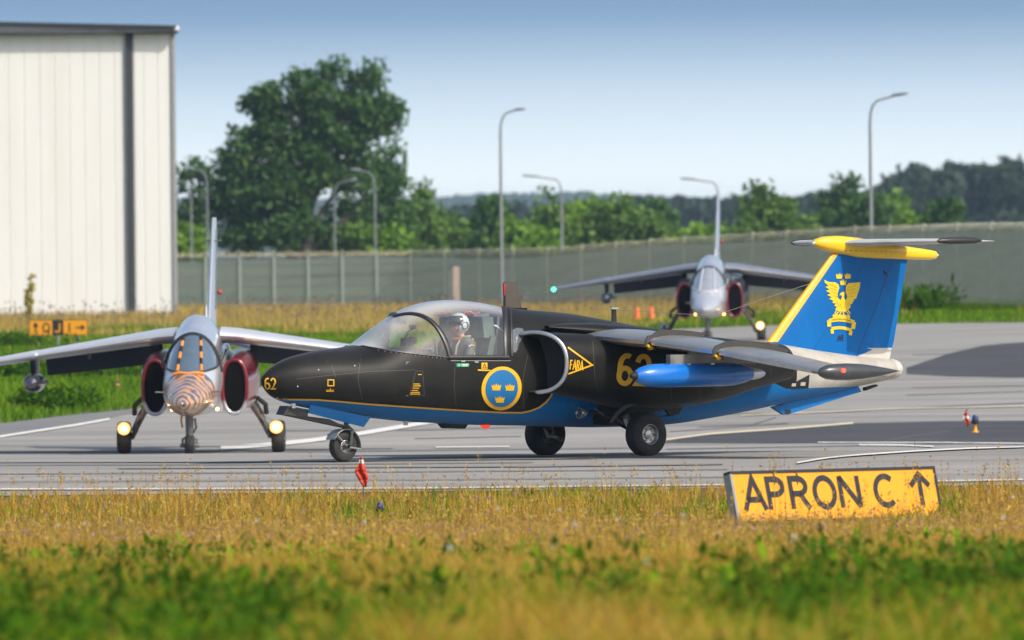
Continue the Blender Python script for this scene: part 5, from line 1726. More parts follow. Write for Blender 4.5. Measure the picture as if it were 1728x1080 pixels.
nw = wheel('nose_wheel', Lc(1.225, 0, .183), .186, .13, jet, 1, 0.40, 0.006)
for sd_ in (1, -1):
    g = MB()
    g.tube([Lc(U0 - .02, sd_ * .86, .27), Lc(U0 - .10, sd_ * .78, .42), Lc(U0 - .14, sd_ * .66, .66)], [.035, .04, .05], 10)
    g.tube([Lc(U0, sd_ * .95, .262), Lc(U0 - .02, sd_ * .84, .27)], .045, 10)
    gl_ = g.build('main_gear_leg', m_gear, jet)
    MB().tube([Lc(U0 - .55, sd_ * .60, .55), Lc(U0 - .12, sd_ * .74, .50)], .025, 8).tube([Lc(U0 + .45, sd_ * .56, .52), Lc(U0 - .08, sd_ * .76, .45)], .016, 8).tube([Lc(U0 - .42, sd_ * .72, .50), Lc(U0 - .05, sd_ * .82, .30)], .02, 8).build('drag_brace', m_black, gl_)
    MB().tube([Lc(U0 - .22, sd_ * .70, .47), Lc(U0 - .10, sd_ * .85, .30)], .012, 6).tube([Lc(U0 - .5, sd_ * .62, .6), Lc(U0 - .3, sd_ * .75, .42), Lc(U0 - .1, sd_ * .8, .38)], .01, 6).build('hydraulic_line', m_gear, gl_)
    # scissor link seen on the inner side of the wheel
    sl = MB()
    sl.tube([Lc(U0 - .17, sd_ * .80, .46), Lc(U0 - .13, sd_ * .83, .33), Lc(U0 - .09, sd_ * .84, .24), Lc(U0 + .06, sd_ * .85, .23)], [.022, .022, .02, .016], 8)
    sl.lathe([(.03, -.02), (.03, .02)], 10, Lc(U0 + .06, sd_ * .85, .22), 'Y')
    sl.lathe([(.026, -.02), (.026, .02)], 10, Lc(U0 + .13, sd_ * .86, .20), 'Y')
    sl.build('scissor_link', m_cream, gl_)
    # gear door: curved panel beside the wheel
    dr = MB()
    rings = []
    for f in np.linspace(0, 1, 12):
        u = U0 - .30 + 1.05 * f
        zl_ = .60 - .10 * math.exp(-((f - .02) / .16) ** 2) - .05 * max(0, math.sin(PI * min(1, f * 1.1)))
        rings.append([Lc(u, sd_ * (.78 + .18), .665 - .03 * f + .0), Lc(u, sd_ * (.80 + .20), .66 - .03 * f), Lc(u, sd_ * .80, zl_ - .01), Lc(u, sd_ * .78, zl_)])
    dr.rings(rings, True, True)
    do_ = dr.build('gear_door', m_olive, jet, smooth=20)
    MB().tube([Lc(U0 - .02, sd_ * .985, .668), Lc(U0 + .72, sd_ * .985, .642)], .010, 6).build('door_edge', m_blue, do_)
    MB().tube([Lc(U0 - .44, sd_ * .86, .42), Lc(U0 - .38, sd_ * .90, .52), Lc(U0 - .28, sd_ * .96, .62), Lc(U0 - .10, sd_ * .99, .675), Lc(U0 + .05, sd_ * 1.0, .675)], [.02, .028, .03, .026, .015], 8).build('door_hinge_arm', mat('hinge_grey', (0.06, 0.062, 0.06), 0.35, metal=0.3), do_)
    MB().tube([Lc(U0 + .12, sd_ * .75, .46), Lc(U0 + .60, sd_ * .80, .50)], .010, 6).hexa([Lc(U0 + .52, sd_ * .78, .50), Lc(U0 + .66, sd_ * .78, .50), Lc(U0 + .66, sd_ * .82, .50), Lc(U0 + .52, sd_ * .82, .50), Lc(U0 + .40, sd_ * .78, .63), Lc(U0 + .76, sd_ * .78, .63), Lc(U0 + .76, sd_ * .82, .63), Lc(U0 + .40, sd_ * .82, .63)]).build('door_actuator', m_black, do_, smooth=30)
    # wheel well: dark opening in the lower fuselage
    wl = [(1005, 694), (1022, 668), (1060, 672), (1085, 690), (1100, 712), (1078, 718), (1050, 717), (1020, 718), (996, 716)]
    if sd_ > 0:
        patch_px('wheel_well', dense(wl, 3), fus_v, m_black, jet, 0.003, 6, 0.5)
    # landing light
    q_ = Lc(U0 - .72, sd_ * .60, .545)
    ll = MB().lathe([(.03, .10), (.06, .07), (.07, .02), (.072, -.01), (.06, -.012), (.05, .03), (0.0, .06)], 22, q_, 'X').build('landing_light', mat('light_can', (0.5, 0.5, 0.5), 0.25, metal=0.7), jet)
    MB().lathe([(0, .0), (.057, .004)], 18, q_, 'X').build('lens', mat('lens_glass', (0.5, 0.52, 0.54), 0.05, metal=0.9), ll)
# nose gear
ng = MB()
ng.tube([Lc(1.30, 0, .60), Lc(1.27, 0, .40)], [.035, .03], 10)
for s_ in (.085, -.085):
    ng.tube([Lc(1.275, s_ * .4, .42), Lc(1.30, s_, .385), Lc(1.275, s_, .20)], [.025, .024, .02], 8)
ngo = ng.build('nose_gear_leg', mat('gear_green', (0.06, 0.085, 0.075), 0.5, var=0.2), jet)
MB().lathe([(.02, -.12), (.03, -.10), (.03, .10), (.02, .12)], 12, Lc(1.225, 0, .185), 'Y').build('axle', m_gear, ngo)
mg = MB()
rings = []
for a in np.linspace(R(155), R(-10), 18):
    c, s_ = math.cos(a), math.sin(a)
    rings.append([Lc(1.225 - .215 * c * -1, v_, .183 + .215 * s_ - .0 * abs(v_)) for v_ in (-.09, -.085, -.04, .04, .085, .09)])
mg.rings(rings, False)
mgo = mg.build('mudguard', mat('mudguard_metal', (0.38, 0.37, 0.35), 0.4, metal=0.5, var=0.15), ngo)
so_ = mgo.modifiers.new('thick', 'SOLIDIFY')
so_.thickness = 0.01
for s_ in (.1, -.1):
    MB().tube([Lc(1.06, s_ * .9, .335), Lc(1.20, s_, .20)], .010, 6).tube([Lc(1.24, s_, .175), Lc(1.43, s_ * .9, .15)], .011, 6).build('guard_stay', m_alu, ngo)
dn = MB()
dn.hexa([Lc(.66, .06, .60), Lc(1.50, .06, .415), Lc(1.50, .04, .415), Lc(.66, .04, .60), Lc(.61, .17, .70), Lc(1.51, .19, .535), Lc(1.51, .17, .535), Lc(.61, .15, .70)])
dno = dn.build('nose_gear_door', mat('door_blue_lit', (0.010, 0.23, 0.68), 0.35, var=0.06), jet, smooth=0)  # light caught by the tilted door is put into this paler blue
dn = MB()
dn.hexa([Lc(.33, -.10, .60), Lc(1.0, -.1, .52), Lc(1.0, .03, .52), Lc(.33, .03, .60), Lc(.33, -.10, .62), Lc(1.15, -.1, .46), Lc(1.15, .03, .46), Lc(.33, .03, .62)])
dn.hexa([Lc(.30, .035, .585), Lc(.66, .045, .545), Lc(.66, -.12, .545), Lc(.30, -.12, .585), Lc(.36, .05, .69), Lc(.66, .05, .64), Lc(.66, -.12, .64), Lc(.36, -.12, .69)])
dn.hexa([Lc(.36, .03, .578), Lc(1.32, .03, .40), Lc(1.32, -.1, .40), Lc(.36, -.1, .578), Lc(.36, .03, .605), Lc(1.32, .03, .43), Lc(1.32, -.1, .43), Lc(.36, -.1, .605)])
dn.build('nose_gear_bay', mat('bay_grey', (0.045, 0.046, 0.045), 0.5, var=0.3), jet, smooth=0)
MB().box(Lc(.42, .07, .69), (.05, .03, .06)).build('door_hinge', m_alu, jet, smooth=0)
# belly details
bc = MB().lathe([(.0, -.035), (.03, -.032), (.055, -.015), (.065, .01), (.065, .03)], 18, Lc(3.42, 0, .40), 'Z').build('anti_collision_light', emit('beacon_red', (0.9, 0.05, 0.02), 0.9), jet)
bc.scale = (1, 1, 1)
MB().hexa([Lc(2.78, -.06, .38), Lc(3.06, -.06, .37), Lc(3.06, .06, .37), Lc(2.78, .06, .38), Lc(2.72, -.08, .45), Lc(3.1, -.08, .44), Lc(3.1, .08, .44), Lc(2.72, .08, .45)]).build('belly_fairing', m_black, jet, smooth=0)
MB().box(Lc(2.15, .05, .455), (.05, .03, .06)).build('drain_mast', m_white, jet, smooth=0)
pt = MB()
for (x, y) in ((537, 624), (598, 617), (502, 652)):
    u, v, z = inv_s(x, y, fus_v, .4)
    pt.lathe([(0, -.006), (.008, -.004), (.008, .004), (0, .006)], 8, Lc(u, v + .004, z), 'Y')
pt.build('pressure_ports', m_white, jet)
for (x, y) in ((780.5, 609.5), (803, 611)):
    u, v, z = inv_s(x, y, fus_v, .65)
    MB().box(Lc(u, v + .005, z), (.06, .02, .018)).build('latch', m_alu, jet, smooth=0)

# pilot -------------------------------------------------------------------------------------------------
SV = 0.29
pilot = thing('person', JM @ Lc(2.80, SV, 1.04), 'seated pilot in white helmet and olive flight suit under the canopy', 'person', TH)
def Lp(u, v, z):
    return Lc(u, v, z) - Lc(3.05, SV, 1.04)
me = bpy.data.meshes.new('body')
sk = [  # position, radius, parent
    ((3.08, SV, 1.10), .15, -1), ((3.10, SV, 1.28), .155, 0), ((3.08, SV, 1.42), .12, 1), ((3.06, SV, 1.50), .062, 2), ((3.035, SV, 1.60), .088, 3), ((3.02, SV, 1.66), .086, 4),
    ((3.08, SV + .17, 1.415), .082, 2), ((3.02, SV + .235, 1.25), .062, 6), ((2.90, SV + .20, 1.13), .05, 7), ((2.72, SV + .10, 1.12), .036, 8), ((2.64, SV + .06, 1.12), .030, 9),
    ((3.08, SV - .17, 1.415), .082, 2), ((3.02, SV - .235, 1.25), .062, 11), ((2.88, SV - .20, 1.13), .05, 12), ((2.70, SV - .10, 1.12), .036, 13), ((2.62, SV - .06, 1.12), .030, 14),
    ((2.90, SV + .10, 1.06), .09, 0), ((2.62, SV + .12, 1.08), .075, 16), ((2.45, SV + .12, .92), .055, 17), ((2.90, SV - .10, 1.06), .09, 0), ((2.62, SV - .12, 1.08), .075, 19), ((2.45, SV - .12, .92), .055, 20)]
for hnd, s_ in ((10, 1), (15, -1)):
    hb = sk[hnd][0]
    for k, (dv, ln) in enumerate(((-.024, .05), (-.008, .058), (.008, .055), (.024, .045))):
        i0 = len(sk)
        sk.append(((hb[0] - .025, hb[1] + dv, hb[2] + .012), .0095, hnd))
        sk.append(((hb[0] - .025 - ln * .6, hb[1] + dv, hb[2] - .004), .009, i0))
        sk.append(((hb[0] - .02 - ln * .7, hb[1] + dv, hb[2] - .03), .0085, i0 + 1))
    i0 = len(sk)
    sk.append(((hb[0] + .01, hb[1] - s_ * .032, hb[2] + .01), .010, hnd))
    sk.append(((hb[0] - .03, hb[1] - s_ * .040, hb[2] - .002), .009, i0))
me.from_pydata([Lp(*p) for p, r, q in sk], [(i, q) for i, (p, r, q) in enumerate(sk) if q >= 0], [])
body = link('body', me, None, pilot)
mb_, tb, bb = newmat('flight_suit_and_skin')
tcb = tb.nodes.new('ShaderNodeTexCoord')
spb = tb.nodes.new('ShaderNodeSeparateXYZ')
tb.links.new(tcb.outputs['Object'], spb.inputs[0])
gtb = tb.nodes.new('ShaderNodeMath')
gtb.operation = 'GREATER_THAN'
gtb.inputs[1].default_value = 0.46
tb.links.new(spb.outputs['Z'], gtb.inputs[0])
mxb = tb.nodes.new('ShaderNodeMixRGB')
mxb.inputs[1].default_value = (0.10, 0.105, 0.085, 1)
mxb.inputs[2].default_value = (0.50, 0.28, 0.21, 1)
tb.links.new(gtb.outputs[0], mxb.inputs[0])
tb.links.new(mxb.outputs[0], bb.inputs['Base Color'])
bb.inputs['Roughness'].default_value = 0.7
me.materials.append(mb_)
smod = body.modifiers.new('skin', 'SKIN')
smod.use_smooth_shade = True
for i, (p, r, q) in enumerate(sk):
    me.skin_vertices[0].data[i].radius = (r, r)
    me.skin_vertices[0].data[i].use_root = (i == 0)
ssub = body.modifiers.new('sub', 'SUBSURF')
ssub.levels = 1
ssub.render_levels = 2
hc_ = Lp(3.045, SV, 1.655)
def ellip(c, rx, ry, rz, cutf=None, n=20, k=14):
    m = MB()
    rings = []
    for j in range(k + 1):
        t = -PI / 2 + PI * j / k
        rings.append([c + Vector((rx * math.cos(t) * math.cos(a), ry * math.cos(t) * math.sin(a), rz * math.sin(t))) for a in np.linspace(0, 2 * PI, n, endpoint=False)])
    m.rings(rings)
    if cutf:
        m.f = [f for f in m.f if not cutf(sum((Vector(m.v[i]) for i in f), Vector()) / len(f) - c)]
    return m
hel = ellip(hc_, .138, .125, .135, lambda q: q.x < -.055 and q.z < .035, 30, 20).build('helmet', mat('helmet_white', (0.62, 0.66, 0.68), 0.3, var=0.05, coat=0.3), pilot)
ellip(hc_ + Vector((-.006, 0, .004)), .142, .129, .135, lambda q: not (q.x < -.02 and q.z > .012 and q.z < .10), 30, 20).build('visor', mat('visor_dark', (0.05, 0.055, 0.062), 0.2, var=0.1), hel)
for s_ in (1, -1):
    MB().lathe([(0, .03), (.035, .03), (.045, .015), (.045, -.01)], 18, hc_ + Vector((.005, s_ * -.125 - (.02 if s_ > 0 else -.02) * 0, -.02)), 'Y').build('ear_cup', m_black, hel)
# face features
fc_ = Lp(2.95, SV, 1.60)
MB().hexa([fc_ + Vector((0.0, -.012, -.018)), fc_ + Vector((0, .012, -.018)), fc_ + Vector((.03, .012, -.018)), fc_ + Vector((.03, -.012, -.018)), fc_ + Vector((.012, -.007, .02)), fc_ + Vector((.012, .007, .02)), fc_ + Vector((.03, .007, .02)), fc_ + Vector((.03, -.007, .02))]).build('nose', mat('skin', (0.52, 0.29, 0.22), 0.6, var=0.05), pilot)
MB().tube([fc_ + Vector((.012, -.022, -.042)), fc_ + Vector((.004, 0, -.040)), fc_ + Vector((.012, .022, -.042))], .007, 6).build('mouth', mat('lips', (0.38, 0.14, 0.12), 0.6), pilot)
for s_ in (1, -1):
    ellip(fc_ + Vector((.018, s_ * .028, .026)), .008, .012, .007, None, 10, 6).build('eye', m_black, pilot)
MB().tube([Lp(2.985, SV + .09, 1.60), Lp(2.93, SV + .06, 1.55), Lp(2.93, SV + .01, 1.548)], .007, 6).build('microphone', m_black, pilot)
MB().tube([Lp(3.06 + .08 * math.cos(a), SV + .085 * math.sin(a), 1.475 + .01 * math.cos(a)) for a in np.linspace(0, 2 * PI, 20)], .022, 8).build('collar', mat('collar_orange', (0.42, 0.12, 0.07), 0.7), pilot)
ellip(Lp(3.045, SV + .222, 1.355), .055, .035, .06, None, 14, 8).build('shoulder_patch', mat('patch_blue', (0.02, 0.09, 0.42), 0.6, var=0.1), pilot)
MB().tube([Lp(3.00, SV + .253, 1.375), Lp(3.04, SV + .262, 1.395), Lp(3.09, SV + .25, 1.385)], .010, 6).build('patch_yellow', m_yel, pilot)
for s_ in (.07, -.07):
    MB().tube([Lp(3.17, SV + s_, 1.50), Lp(3.03, SV + s_, 1.49), Lp(2.96, SV + s_ * .9, 1.38), Lp(2.94, SV + s_ * .7, 1.2)], .016, 6).build('harness', m_strap, pilot)

# ================================================================== THE TWO SILVER JETS
UA = 5.9
def La(u, v, z):
    return Vector((u - UA, -v, z))
AU = [0, .15, .5, 1.0, 1.6, 2.1, 2.6, 3.0, 3.4, 3.9, 4.5, 5.1, 5.6, 6.3, 7.2, 8.5, 10, 11.3]
aZT = pchip(AU, [.955, 1.0, 1.10, 1.22, 1.34, 1.45, 1.72, 1.95, 2.12, 2.2, 2.36, 2.46, 2.45, 2.34, 2.25, 2.2, 2.1, 1.95])
aZB = pchip(AU, [.935, .87, .79, .73, .70, .69, .69, .69, .69, .69, .69, .7, .7, .72, .8, 1.0, 1.3, 1.6])
aW = pchip(AU, [.01, .09, .21, .33, .41, .45, .48, .49, .495, .5, .5, .5, .5, .5, .48, .42, .33, .16])
aZM = pchip(AU, [.945, .945, .96, 1.0, 1.05, 1.1, 1.2, 1.28, 1.33, 1.38, 1.4, 1.42, 1.42, 1.45, 1.5, 1.6, 1.7, 1.77])
aN = lambda u: float(np.interp(u, [0, 1.5, 2.4, 4, 11], [1.75, 1.75, 1.9, 2.15, 2.0]))
def afus(u, ph):
    n = aN(u)
    w, zm, zt, zb = aW(u), aZM(u), aZT(u), aZB(u)
    c, q = math.cos(ph), math.sin(ph)
    return w * math.copysign(abs(c) ** (2 / n), c), zm + (zt - zm if q > 0 else zm - zb) * math.copysign(abs(q) ** (2 / n), q)
def afus_v(u, z):
    n = aN(u)
    w, zm, zt, zb = aW(u), aZM(u), aZT(u), aZB(u)
    t = (z - zm) / (zt - zm) if z > zm else (zm - z) / (zm - zb)
    return w * max(0.0, 1 - min(1, abs(t)) ** n) ** (1 / n)
ASILL = lambda u: float(np.interp(u, [2.1, 2.5, 3.4, 5.7], [1.44, 1.50, 1.60, 1.84]))
def tiger_mat(name, plain):
    """polished skin; with tiger stripes on the nose ahead of the windscreen"""
    m, t, b = newmat(name)
    N, L = t.nodes, t.links
    tcn = N.new('ShaderNodeTexCoord')
    sp = N.new('ShaderNodeSeparateXYZ')
    L.new(tcn.outputs['Object'], sp.inputs[0])
    def mth(op, a, b_=None):
        n = N.new('ShaderNodeMath')
        n.operation = op
        for i, q in enumerate((a, b_)):
            if q is None:
                continue
            if isinstance(q, (int, float)):
                n.inputs[i].default_value = q
            else:
                L.new(q, n.inputs[i])
        return n.outputs[0]
    nz = N.new('ShaderNodeTexNoise')
    nz.inputs['Scale'].default_value = 4.5
    L.new(tcn.outputs['Object'], nz.inputs['Vector'])
    ab = mth('ABSOLUTE', sp.outputs['Y'])
    u_ = mth('ADD', mth('ADD', sp.outputs['X'], mth('MULTIPLY', ab, 0.85)), mth('MULTIPLY', nz.outputs['Fac'], 0.48))
    s_ = mth('SINE', mth('MULTIPLY', u_, 21.0))
    dark = mth('GREATER_THAN', s_, 0.15)
    front = mth('LESS_THAN', sp.outputs['X'], 2.25 - UA)
    low = mth('LESS_THAN', sp.outputs['X'], 3.6 - UA)
    mx = N.new('ShaderNodeMixRGB')
    L.new(dark, mx.inputs[0])
    mx.inputs[1].default_value = (0.78, 0.33, 0.06, 1)
    topm = mth('GREATER_THAN', sp.outputs['Z'], mth('ADD', mth('MULTIPLY', sp.outputs['X'], 0.10), 1.32))  # stripes coloured paler up here, for the sky reflected on the nose top
    mxt = N.new('ShaderNodeMixRGB')
    L.new(topm, mxt.inputs[0])
    mxt.inputs[1].default_value = (0.03, 0.032, 0.04, 1)
    mxt.inputs[2].default_value = (0.13, 0.15, 0.21, 1)
    L.new(mxt.outputs[0], mx.inputs[2])
    mxo = N.new('ShaderNodeMixRGB')
    L.new(topm, mxo.inputs[0])
    mxo.inputs[1].default_value = (0.78, 0.33, 0.05, 1)
    mxo.inputs[2].default_value = (0.82, 0.42, 0.16, 1)
    L.new(mxo.outputs[0], mx.inputs[1])
    mx2 = N.new('ShaderNodeMixRGB')
    L.new(low if False else front, mx2.inputs[0])
    mx2.inputs[1].default_value = tuple(plain) + (1,)
    L.new(mx.outputs[0], mx2.inputs[2])
    L.new(mx2.outputs[0], b.inputs['Base Color'])
    b.inputs['Metallic'].default_value = 0.3
    b.inputs['Roughness'].default_value = 0.28
    b.inputs['Coat Weight'].default_value = 0.45
    b.inputs['Coat Roughness'].default_value = 0.05
    return m
def zsplit_mat(name, c_up, c_lo, z0, rough=0.25, metal=0.3):
    m, t, b = newmat(name)
    N, L = t.nodes, t.links
    tcn = N.new('ShaderNodeTexCoord')
    sp = N.new('ShaderNodeSeparateXYZ')
    L.new(tcn.outputs['Object'], sp.inputs[0])
    mr_ = N.new('ShaderNodeMapRange')
    mr_.inputs['From Min'].default_value = z0 - .05
    mr_.inputs['From Max'].default_value = z0 + .05
    L.new(sp.outputs['Z'], mr_.inputs['Value'])
    mx = N.new('ShaderNodeMixRGB')
    L.new(mr_.outputs[0], mx.inputs[0])
    mx.inputs[1].default_value = tuple(c_lo) + (1,)
    mx.inputs[2].default_value = tuple(c_up) + (1,)
    L.new(mx.outputs[0], b.inputs['Base Color'])
    b.inputs['Roughness'].default_value = rough
    b.inputs['Metallic'].default_value = metal
    b.inputs['Coat Weight'].default_value = 0.6
    b.inputs['Coat Roughness'].default_value = 0.08
    return m
m_silver = mat('polished_silver', (0.66, 0.68, 0.72), 0.3, metal=0.4, var=0.06, scale=3)
m_navy = mat('navy_gloss', (0.020, 0.024, 0.045), 0.25, var=0.15, coat=0.4)
m_finw = mat('fin_silver', (0.55, 0.57, 0.62), 0.28, metal=0.5, var=0.06)
m_glassd = mat('tinted_screen', (0.10, 0.14, 0.18), 0.06, var=0.1, coat=1.0, spec=0.8)
m_orange = mat('orange_paint', (0.78, 0.28, 0.03), 0.4, var=0.08)
m_lampon = emit('lamp_on', (1.0, 0.66, 0.28), 22.0)
m_refl = emit('lamp_reflector', (1.0, 0.48, 0.12), 1.8)
m_small = emit('small_lamp_on', (1.0, 0.62, 0.25), 6.0)
def alpha(name, base, rot, label, tiger):
    jt = thing(name, base, label, 'jet', rot, 'silver display jets')
    skin = tiger_mat('tiger_skin', (0.60, 0.60, 0.62)) if tiger else mat('pale_skin', (0.60, 0.61, 0.64), 0.3, metal=0.35, var=0.08, coat=0.5)
    redm = zsplit_mat('intake_paint' + name, (0.19, 0.006, 0.016), (0.45, 0.46, 0.50), 0.92) if tiger else mat('maroon_gloss', (0.16, 0.008, 0.025), 0.25, var=0.1, coat=0.5)
    us = sorted(set(list(np.round(np.linspace(0, 1, 10) ** 2 * .5, 4)) + list(np.round(np.arange(.5, 2.0, .1), 4)) + list(np.round(np.arange(2.0, 5.9, .05), 4)) + list(np.round(np.arange(5.9, 11.3, .25), 4)) + [11.3]))
    NS = 72
    grid = [[(u,) + afus(u, 2 * PI * k / NS) for k in range(NS)] for u in us]
    vs = [La(*p) for r in grid for p in r]
    ff, cf, wf = [], [], []
    for i in range(len(us) - 1):
        for k in range(NS):
            k2 = (k + 1) % NS
            q = [grid[i][k], grid[i][k2], grid[i + 1][k2], grid[i + 1][k]]
            c = [sum(p[j] for p in q) / 4 for j in range(3)]
            f = (i * NS + k, i * NS + k2, (i + 1) * NS + k2, (i + 1) * NS + k)
            if 2.12 < c[0] < 5.7 and c[2] > ASILL(c[0]):
                (wf if c[0] < 3.42 else cf).append(f)
            else:
                ff.append(f)
    fo = MB().add(*sub(vs, ff)).build('fuselage', skin, jt, smooth=40)
    MB().add(*sub(vs, wf)).build('windshield', m_glassd if tiger else mat('grey_screen', (0.30, 0.33, 0.37), 0.08, var=0.1, coat=1.0), jt, smooth=80)
    MB().add(*sub(vs, cf)).build('canopy', mat('silvered_canopy', (0.60, 0.63, 0.68), 0.16, metal=0.45, var=0.05, coat=1.0), jt, smooth=80)
    # windscreen arch and centre-panel frames
    pts = [La(3.42, *(lambda q: (q[0] * 1.01, q[1] + .005))(afus(3.42, a))) for a in np.linspace(R(8), R(172), 40)]
    MB().tube(pts, .034, 8).build('windshield_arch', m_black, jt)
    for s_ in (1, -1):
        bars = MB()
        n = 6
        for j in range(n):
            u0_, u1_ = 2.28 + (3.35 - 2.28) * j / n, 2.28 + (3.35 - 2.28) * (j + .98) / n
            v0_, v1_ = s_ * np.interp(u0_, [2.28, 3.35], [.21, .15]), s_ * np.interp(u1_, [2.28, 3.35], [.21, .15])
            def top(u, v):
                lo_, hi_ = aZM(u), aZT(u)
                n_ = aN(u)
                return lo_ + (hi_ - lo_) * max(0, 1 - (abs(v) / aW(u)) ** n_) ** (1 / n_)
            MB().tube([La(u0_, v0_, top(u0_, v0_) + .004), La(u1_, v1_, top(u1_, v1_) + .004)], .028, 8).build('screen_frame', (m_orange if j % 2 == 0 else m_black) if tiger else m_silver, jt)
        pts = [La(u, s_ * afus_v(u, ASILL(u)), ASILL(u)) for u in np.linspace(2.2, 5.6, 30)]
        MB().tube(pts, .022, 6).build('canopy_rail', m_seal if tiger else m_silver, jt)
    MB().tube([La(2.16, .26, 1.44), La(2.13, .14, 1.455), La(2.12, 0, 1.44), La(2.13, -.14, 1.455), La(2.16, -.26, 1.44)], .03, 8).build('screen_base_trim', m_orange if tiger else m_silver, jt)
    MB().box(La(3.3, 0, 1.96), (.1, .30, .12)).build('head_up_display', m_black, jt, smooth=0)
    # intakes
    for s_ in (1, -1):
        NUa = [4.0, 4.6, 5.5, 7.2, 8.6, 9.4]
        vc, ww, hh, zc = pchip(NUa, [.70, .72, .74, .66, .5, .38]), pchip(NUa, [.215, .25, .29, .32, .27, .2]), pchip(NUa, [.47, .50, .52, .50, .38, .28]), pchip(NUa, [1.19, 1.22, 1.27, 1.35, 1.4, 1.42])
        pp = lambda u, a, k=1.0: La(u, s_ * (vc(u) + k * ww(u) * math.copysign(abs(math.cos(a)) ** .85, math.cos(a))), zc(u) + k * hh(u) * math.copysign(abs(math.sin(a)) ** .85, math.sin(a)))
        angs = np.linspace(0, 2 * PI, 40, endpoint=False)
        nb = MB().rings([[pp(u, a) for a in angs] for u in np.linspace(4.0, 9.4, 30)]).build('engine_nacelle', redm if tiger else m_navy, jt)
        MB().tube([pp(4.0, a) for a in list(angs) + [0]], .034, 10, cap=False).build('intake_lip', redm, nb)
        MB().rings([[La(4.0 + 2.6 * t, *(lambda q: (-q.y, q.z))(pp(4.0, a, .97 - .2 * t))) for a in angs] for t in np.linspace(0, 1, 6)], True, True).build('intake_duct', mat('duct_black', (0.004, 0.004, 0.004), 0.9, spec=0.1), nb)
        MB().box(La(4.3, s_ * .475, 1.19), (.7, .03, .86)).build('splitter_plate', redm, nb, smooth=0)
        MB().lathe([(.24, 0), (.22, .3), (.16, .3), (.14, -.2)], 24, La(9.3, s_ * .38, 1.42), 'X').build('exhaust_nozzle', m_gear, nb)
        # wing
        WSa = [(.40, 4.85, 2.9, 2.09), (.7, 5.02, 2.75, 2.07), (2.9, 6.15, 1.85, 1.76), (2.95, 6.08, 1.9, 1.755), (4.5, 6.95, 1.15, 1.53)]
        wg = wing_mesh(WSa, lambda u, s, z: La(u, s_ * s, z), .10, .01, inc=.02).build('wing', m_silver if tiger else mat('smoky_silver', (0.30, 0.32, 0.37), 0.3, metal=0.5, var=0.1), jt)
        MB().lathe([(0, 0), (.04, .05), (.055, .3), (.05, .9), (0, 1.2)], 14, La(6.93, s_ * 4.54, 1.525), 'X').build('tip_fairing', m_silver, wg)
        MB().lathe([(0, -.03), (.04, -.02), (.05, .02), (0, .05)], 12, La(6.92, s_ * 4.52, 1.53), 'X').build('navigation_light', emit('nav_red', (1, .04, .02), 4) if s_ > 0 else emit('nav_green_bright', (.05, 1.0, .45), 6), wg)
        fl = MB()
        te = lambda s: (float(np.interp(s, [w[0] for w in WSa], [w[1] + w[2] for w in WSa])), float(np.interp(s, [w[0] for w in WSa], [w[3] for w in WSa])) - .05)
        for s0, s1 in ((.78, 2.88),):
            (ua_, za_), (ub_, zb_2) = te(s0), te(s1)
            fl.hexa([La(ua_ - .02, s_ * s0, za_), La(ub_ - .02, s_ * s1, zb_2), La(ub_ - .02, s_ * s1, zb_2 - .05), La(ua_ - .02, s_ * s0, za_ - .05), La(ua_ + .55, s_ * s0, za_ - .40), La(ub_ + .42, s_ * s1, zb_2 - .31), La(ub_ + .40, s_ * s1, zb_2 - .33), La(ua_ + .53, s_ * s0, za_ - .42)])
        fl.build('flap', m_navy, wg, smooth=0)
        MB().box(La(6.9, s_ * 2.0, 1.76), (1.0, .07, .16)).build('flap_track', m_navy, wg, smooth=0)
        MB().hexa([La(6.5, s_ * 3.05, 1.42), La(7.4, s_ * 3.05, 1.42), La(7.4, s_ * 2.97, 1.42), La(6.5, s_ * 2.97, 1.42), La(6.3, s_ * 3.06, 1.74), La(7.6, s_ * 3.06, 1.72), La(7.6, s_ * 2.96, 1.72), La(6.3, s_ * 2.96, 1.74)]).build('pylon', m_navy, wg, smooth=0)
        st = MB().lathe([(0, 0), (.09, .04), (.15, .14), (.168, .35), (.168, 1.3), (.12, 1.7), (.05, 1.95)], 22, La(6.0, s_ * 3.01, 1.27), 'X').build('smoke_pod', mat('pod_chrome', (0.16, 0.17, 0.20), 0.15, metal=0.8, var=0.1), jt)
        MB().tube([La(6.3, s_ * 2.85, 1.28), La(6.28, s_ * 2.72, 1.30)], [.03, .035], 8).build('pod_spigot', m_gear, st)
        # tailplane
        wing_mesh([(.2, 10.0, 1.5, 1.95), (2.12, 11.0, .75, 1.47)], lambda u, s, z: La(u, s_ * s, z), .07, 0).build('tailplane', m_navy, jt)
        # main gear
        g = MB()
        g.tube([La(5.55, s_ * .86, .98), La(5.75, s_ * 1.06, .66), La(5.85, s_ * 1.18, .42)], [.075, .07, .06], 10)
        g.tube([La(5.85, s_ * 1.15, .44), La(5.88, s_ * 1.22, .30), La(5.9, s_ * 1.34, .30)], [.05, .05, .045], 8)
        gl_ = g.build('main_gear_leg', m_gear, jt)
        MB().tube([La(5.5, s_ * 1.02, .98), La(5.62, s_ * 1.16, .86), La(5.72, s_ * 1.17, .70)], .045, 8).tube([La(5.7, s_ * .98, .78), La(5.72, s_ * 1.12, .52)], .02, 6).build('gear_actuator', m_black, gl_)
        MB().box(La(5.9, s_ * 1.02, .82), (.5, .03, .30), Matrix.Rotation(s_ * -.5, 3, 'X')).build('gear_door', m_black, gl_, smooth=0)
        wheel('main_wheel', La(UA, s_ * 1.37, .288), .29, .24, jt, s_)
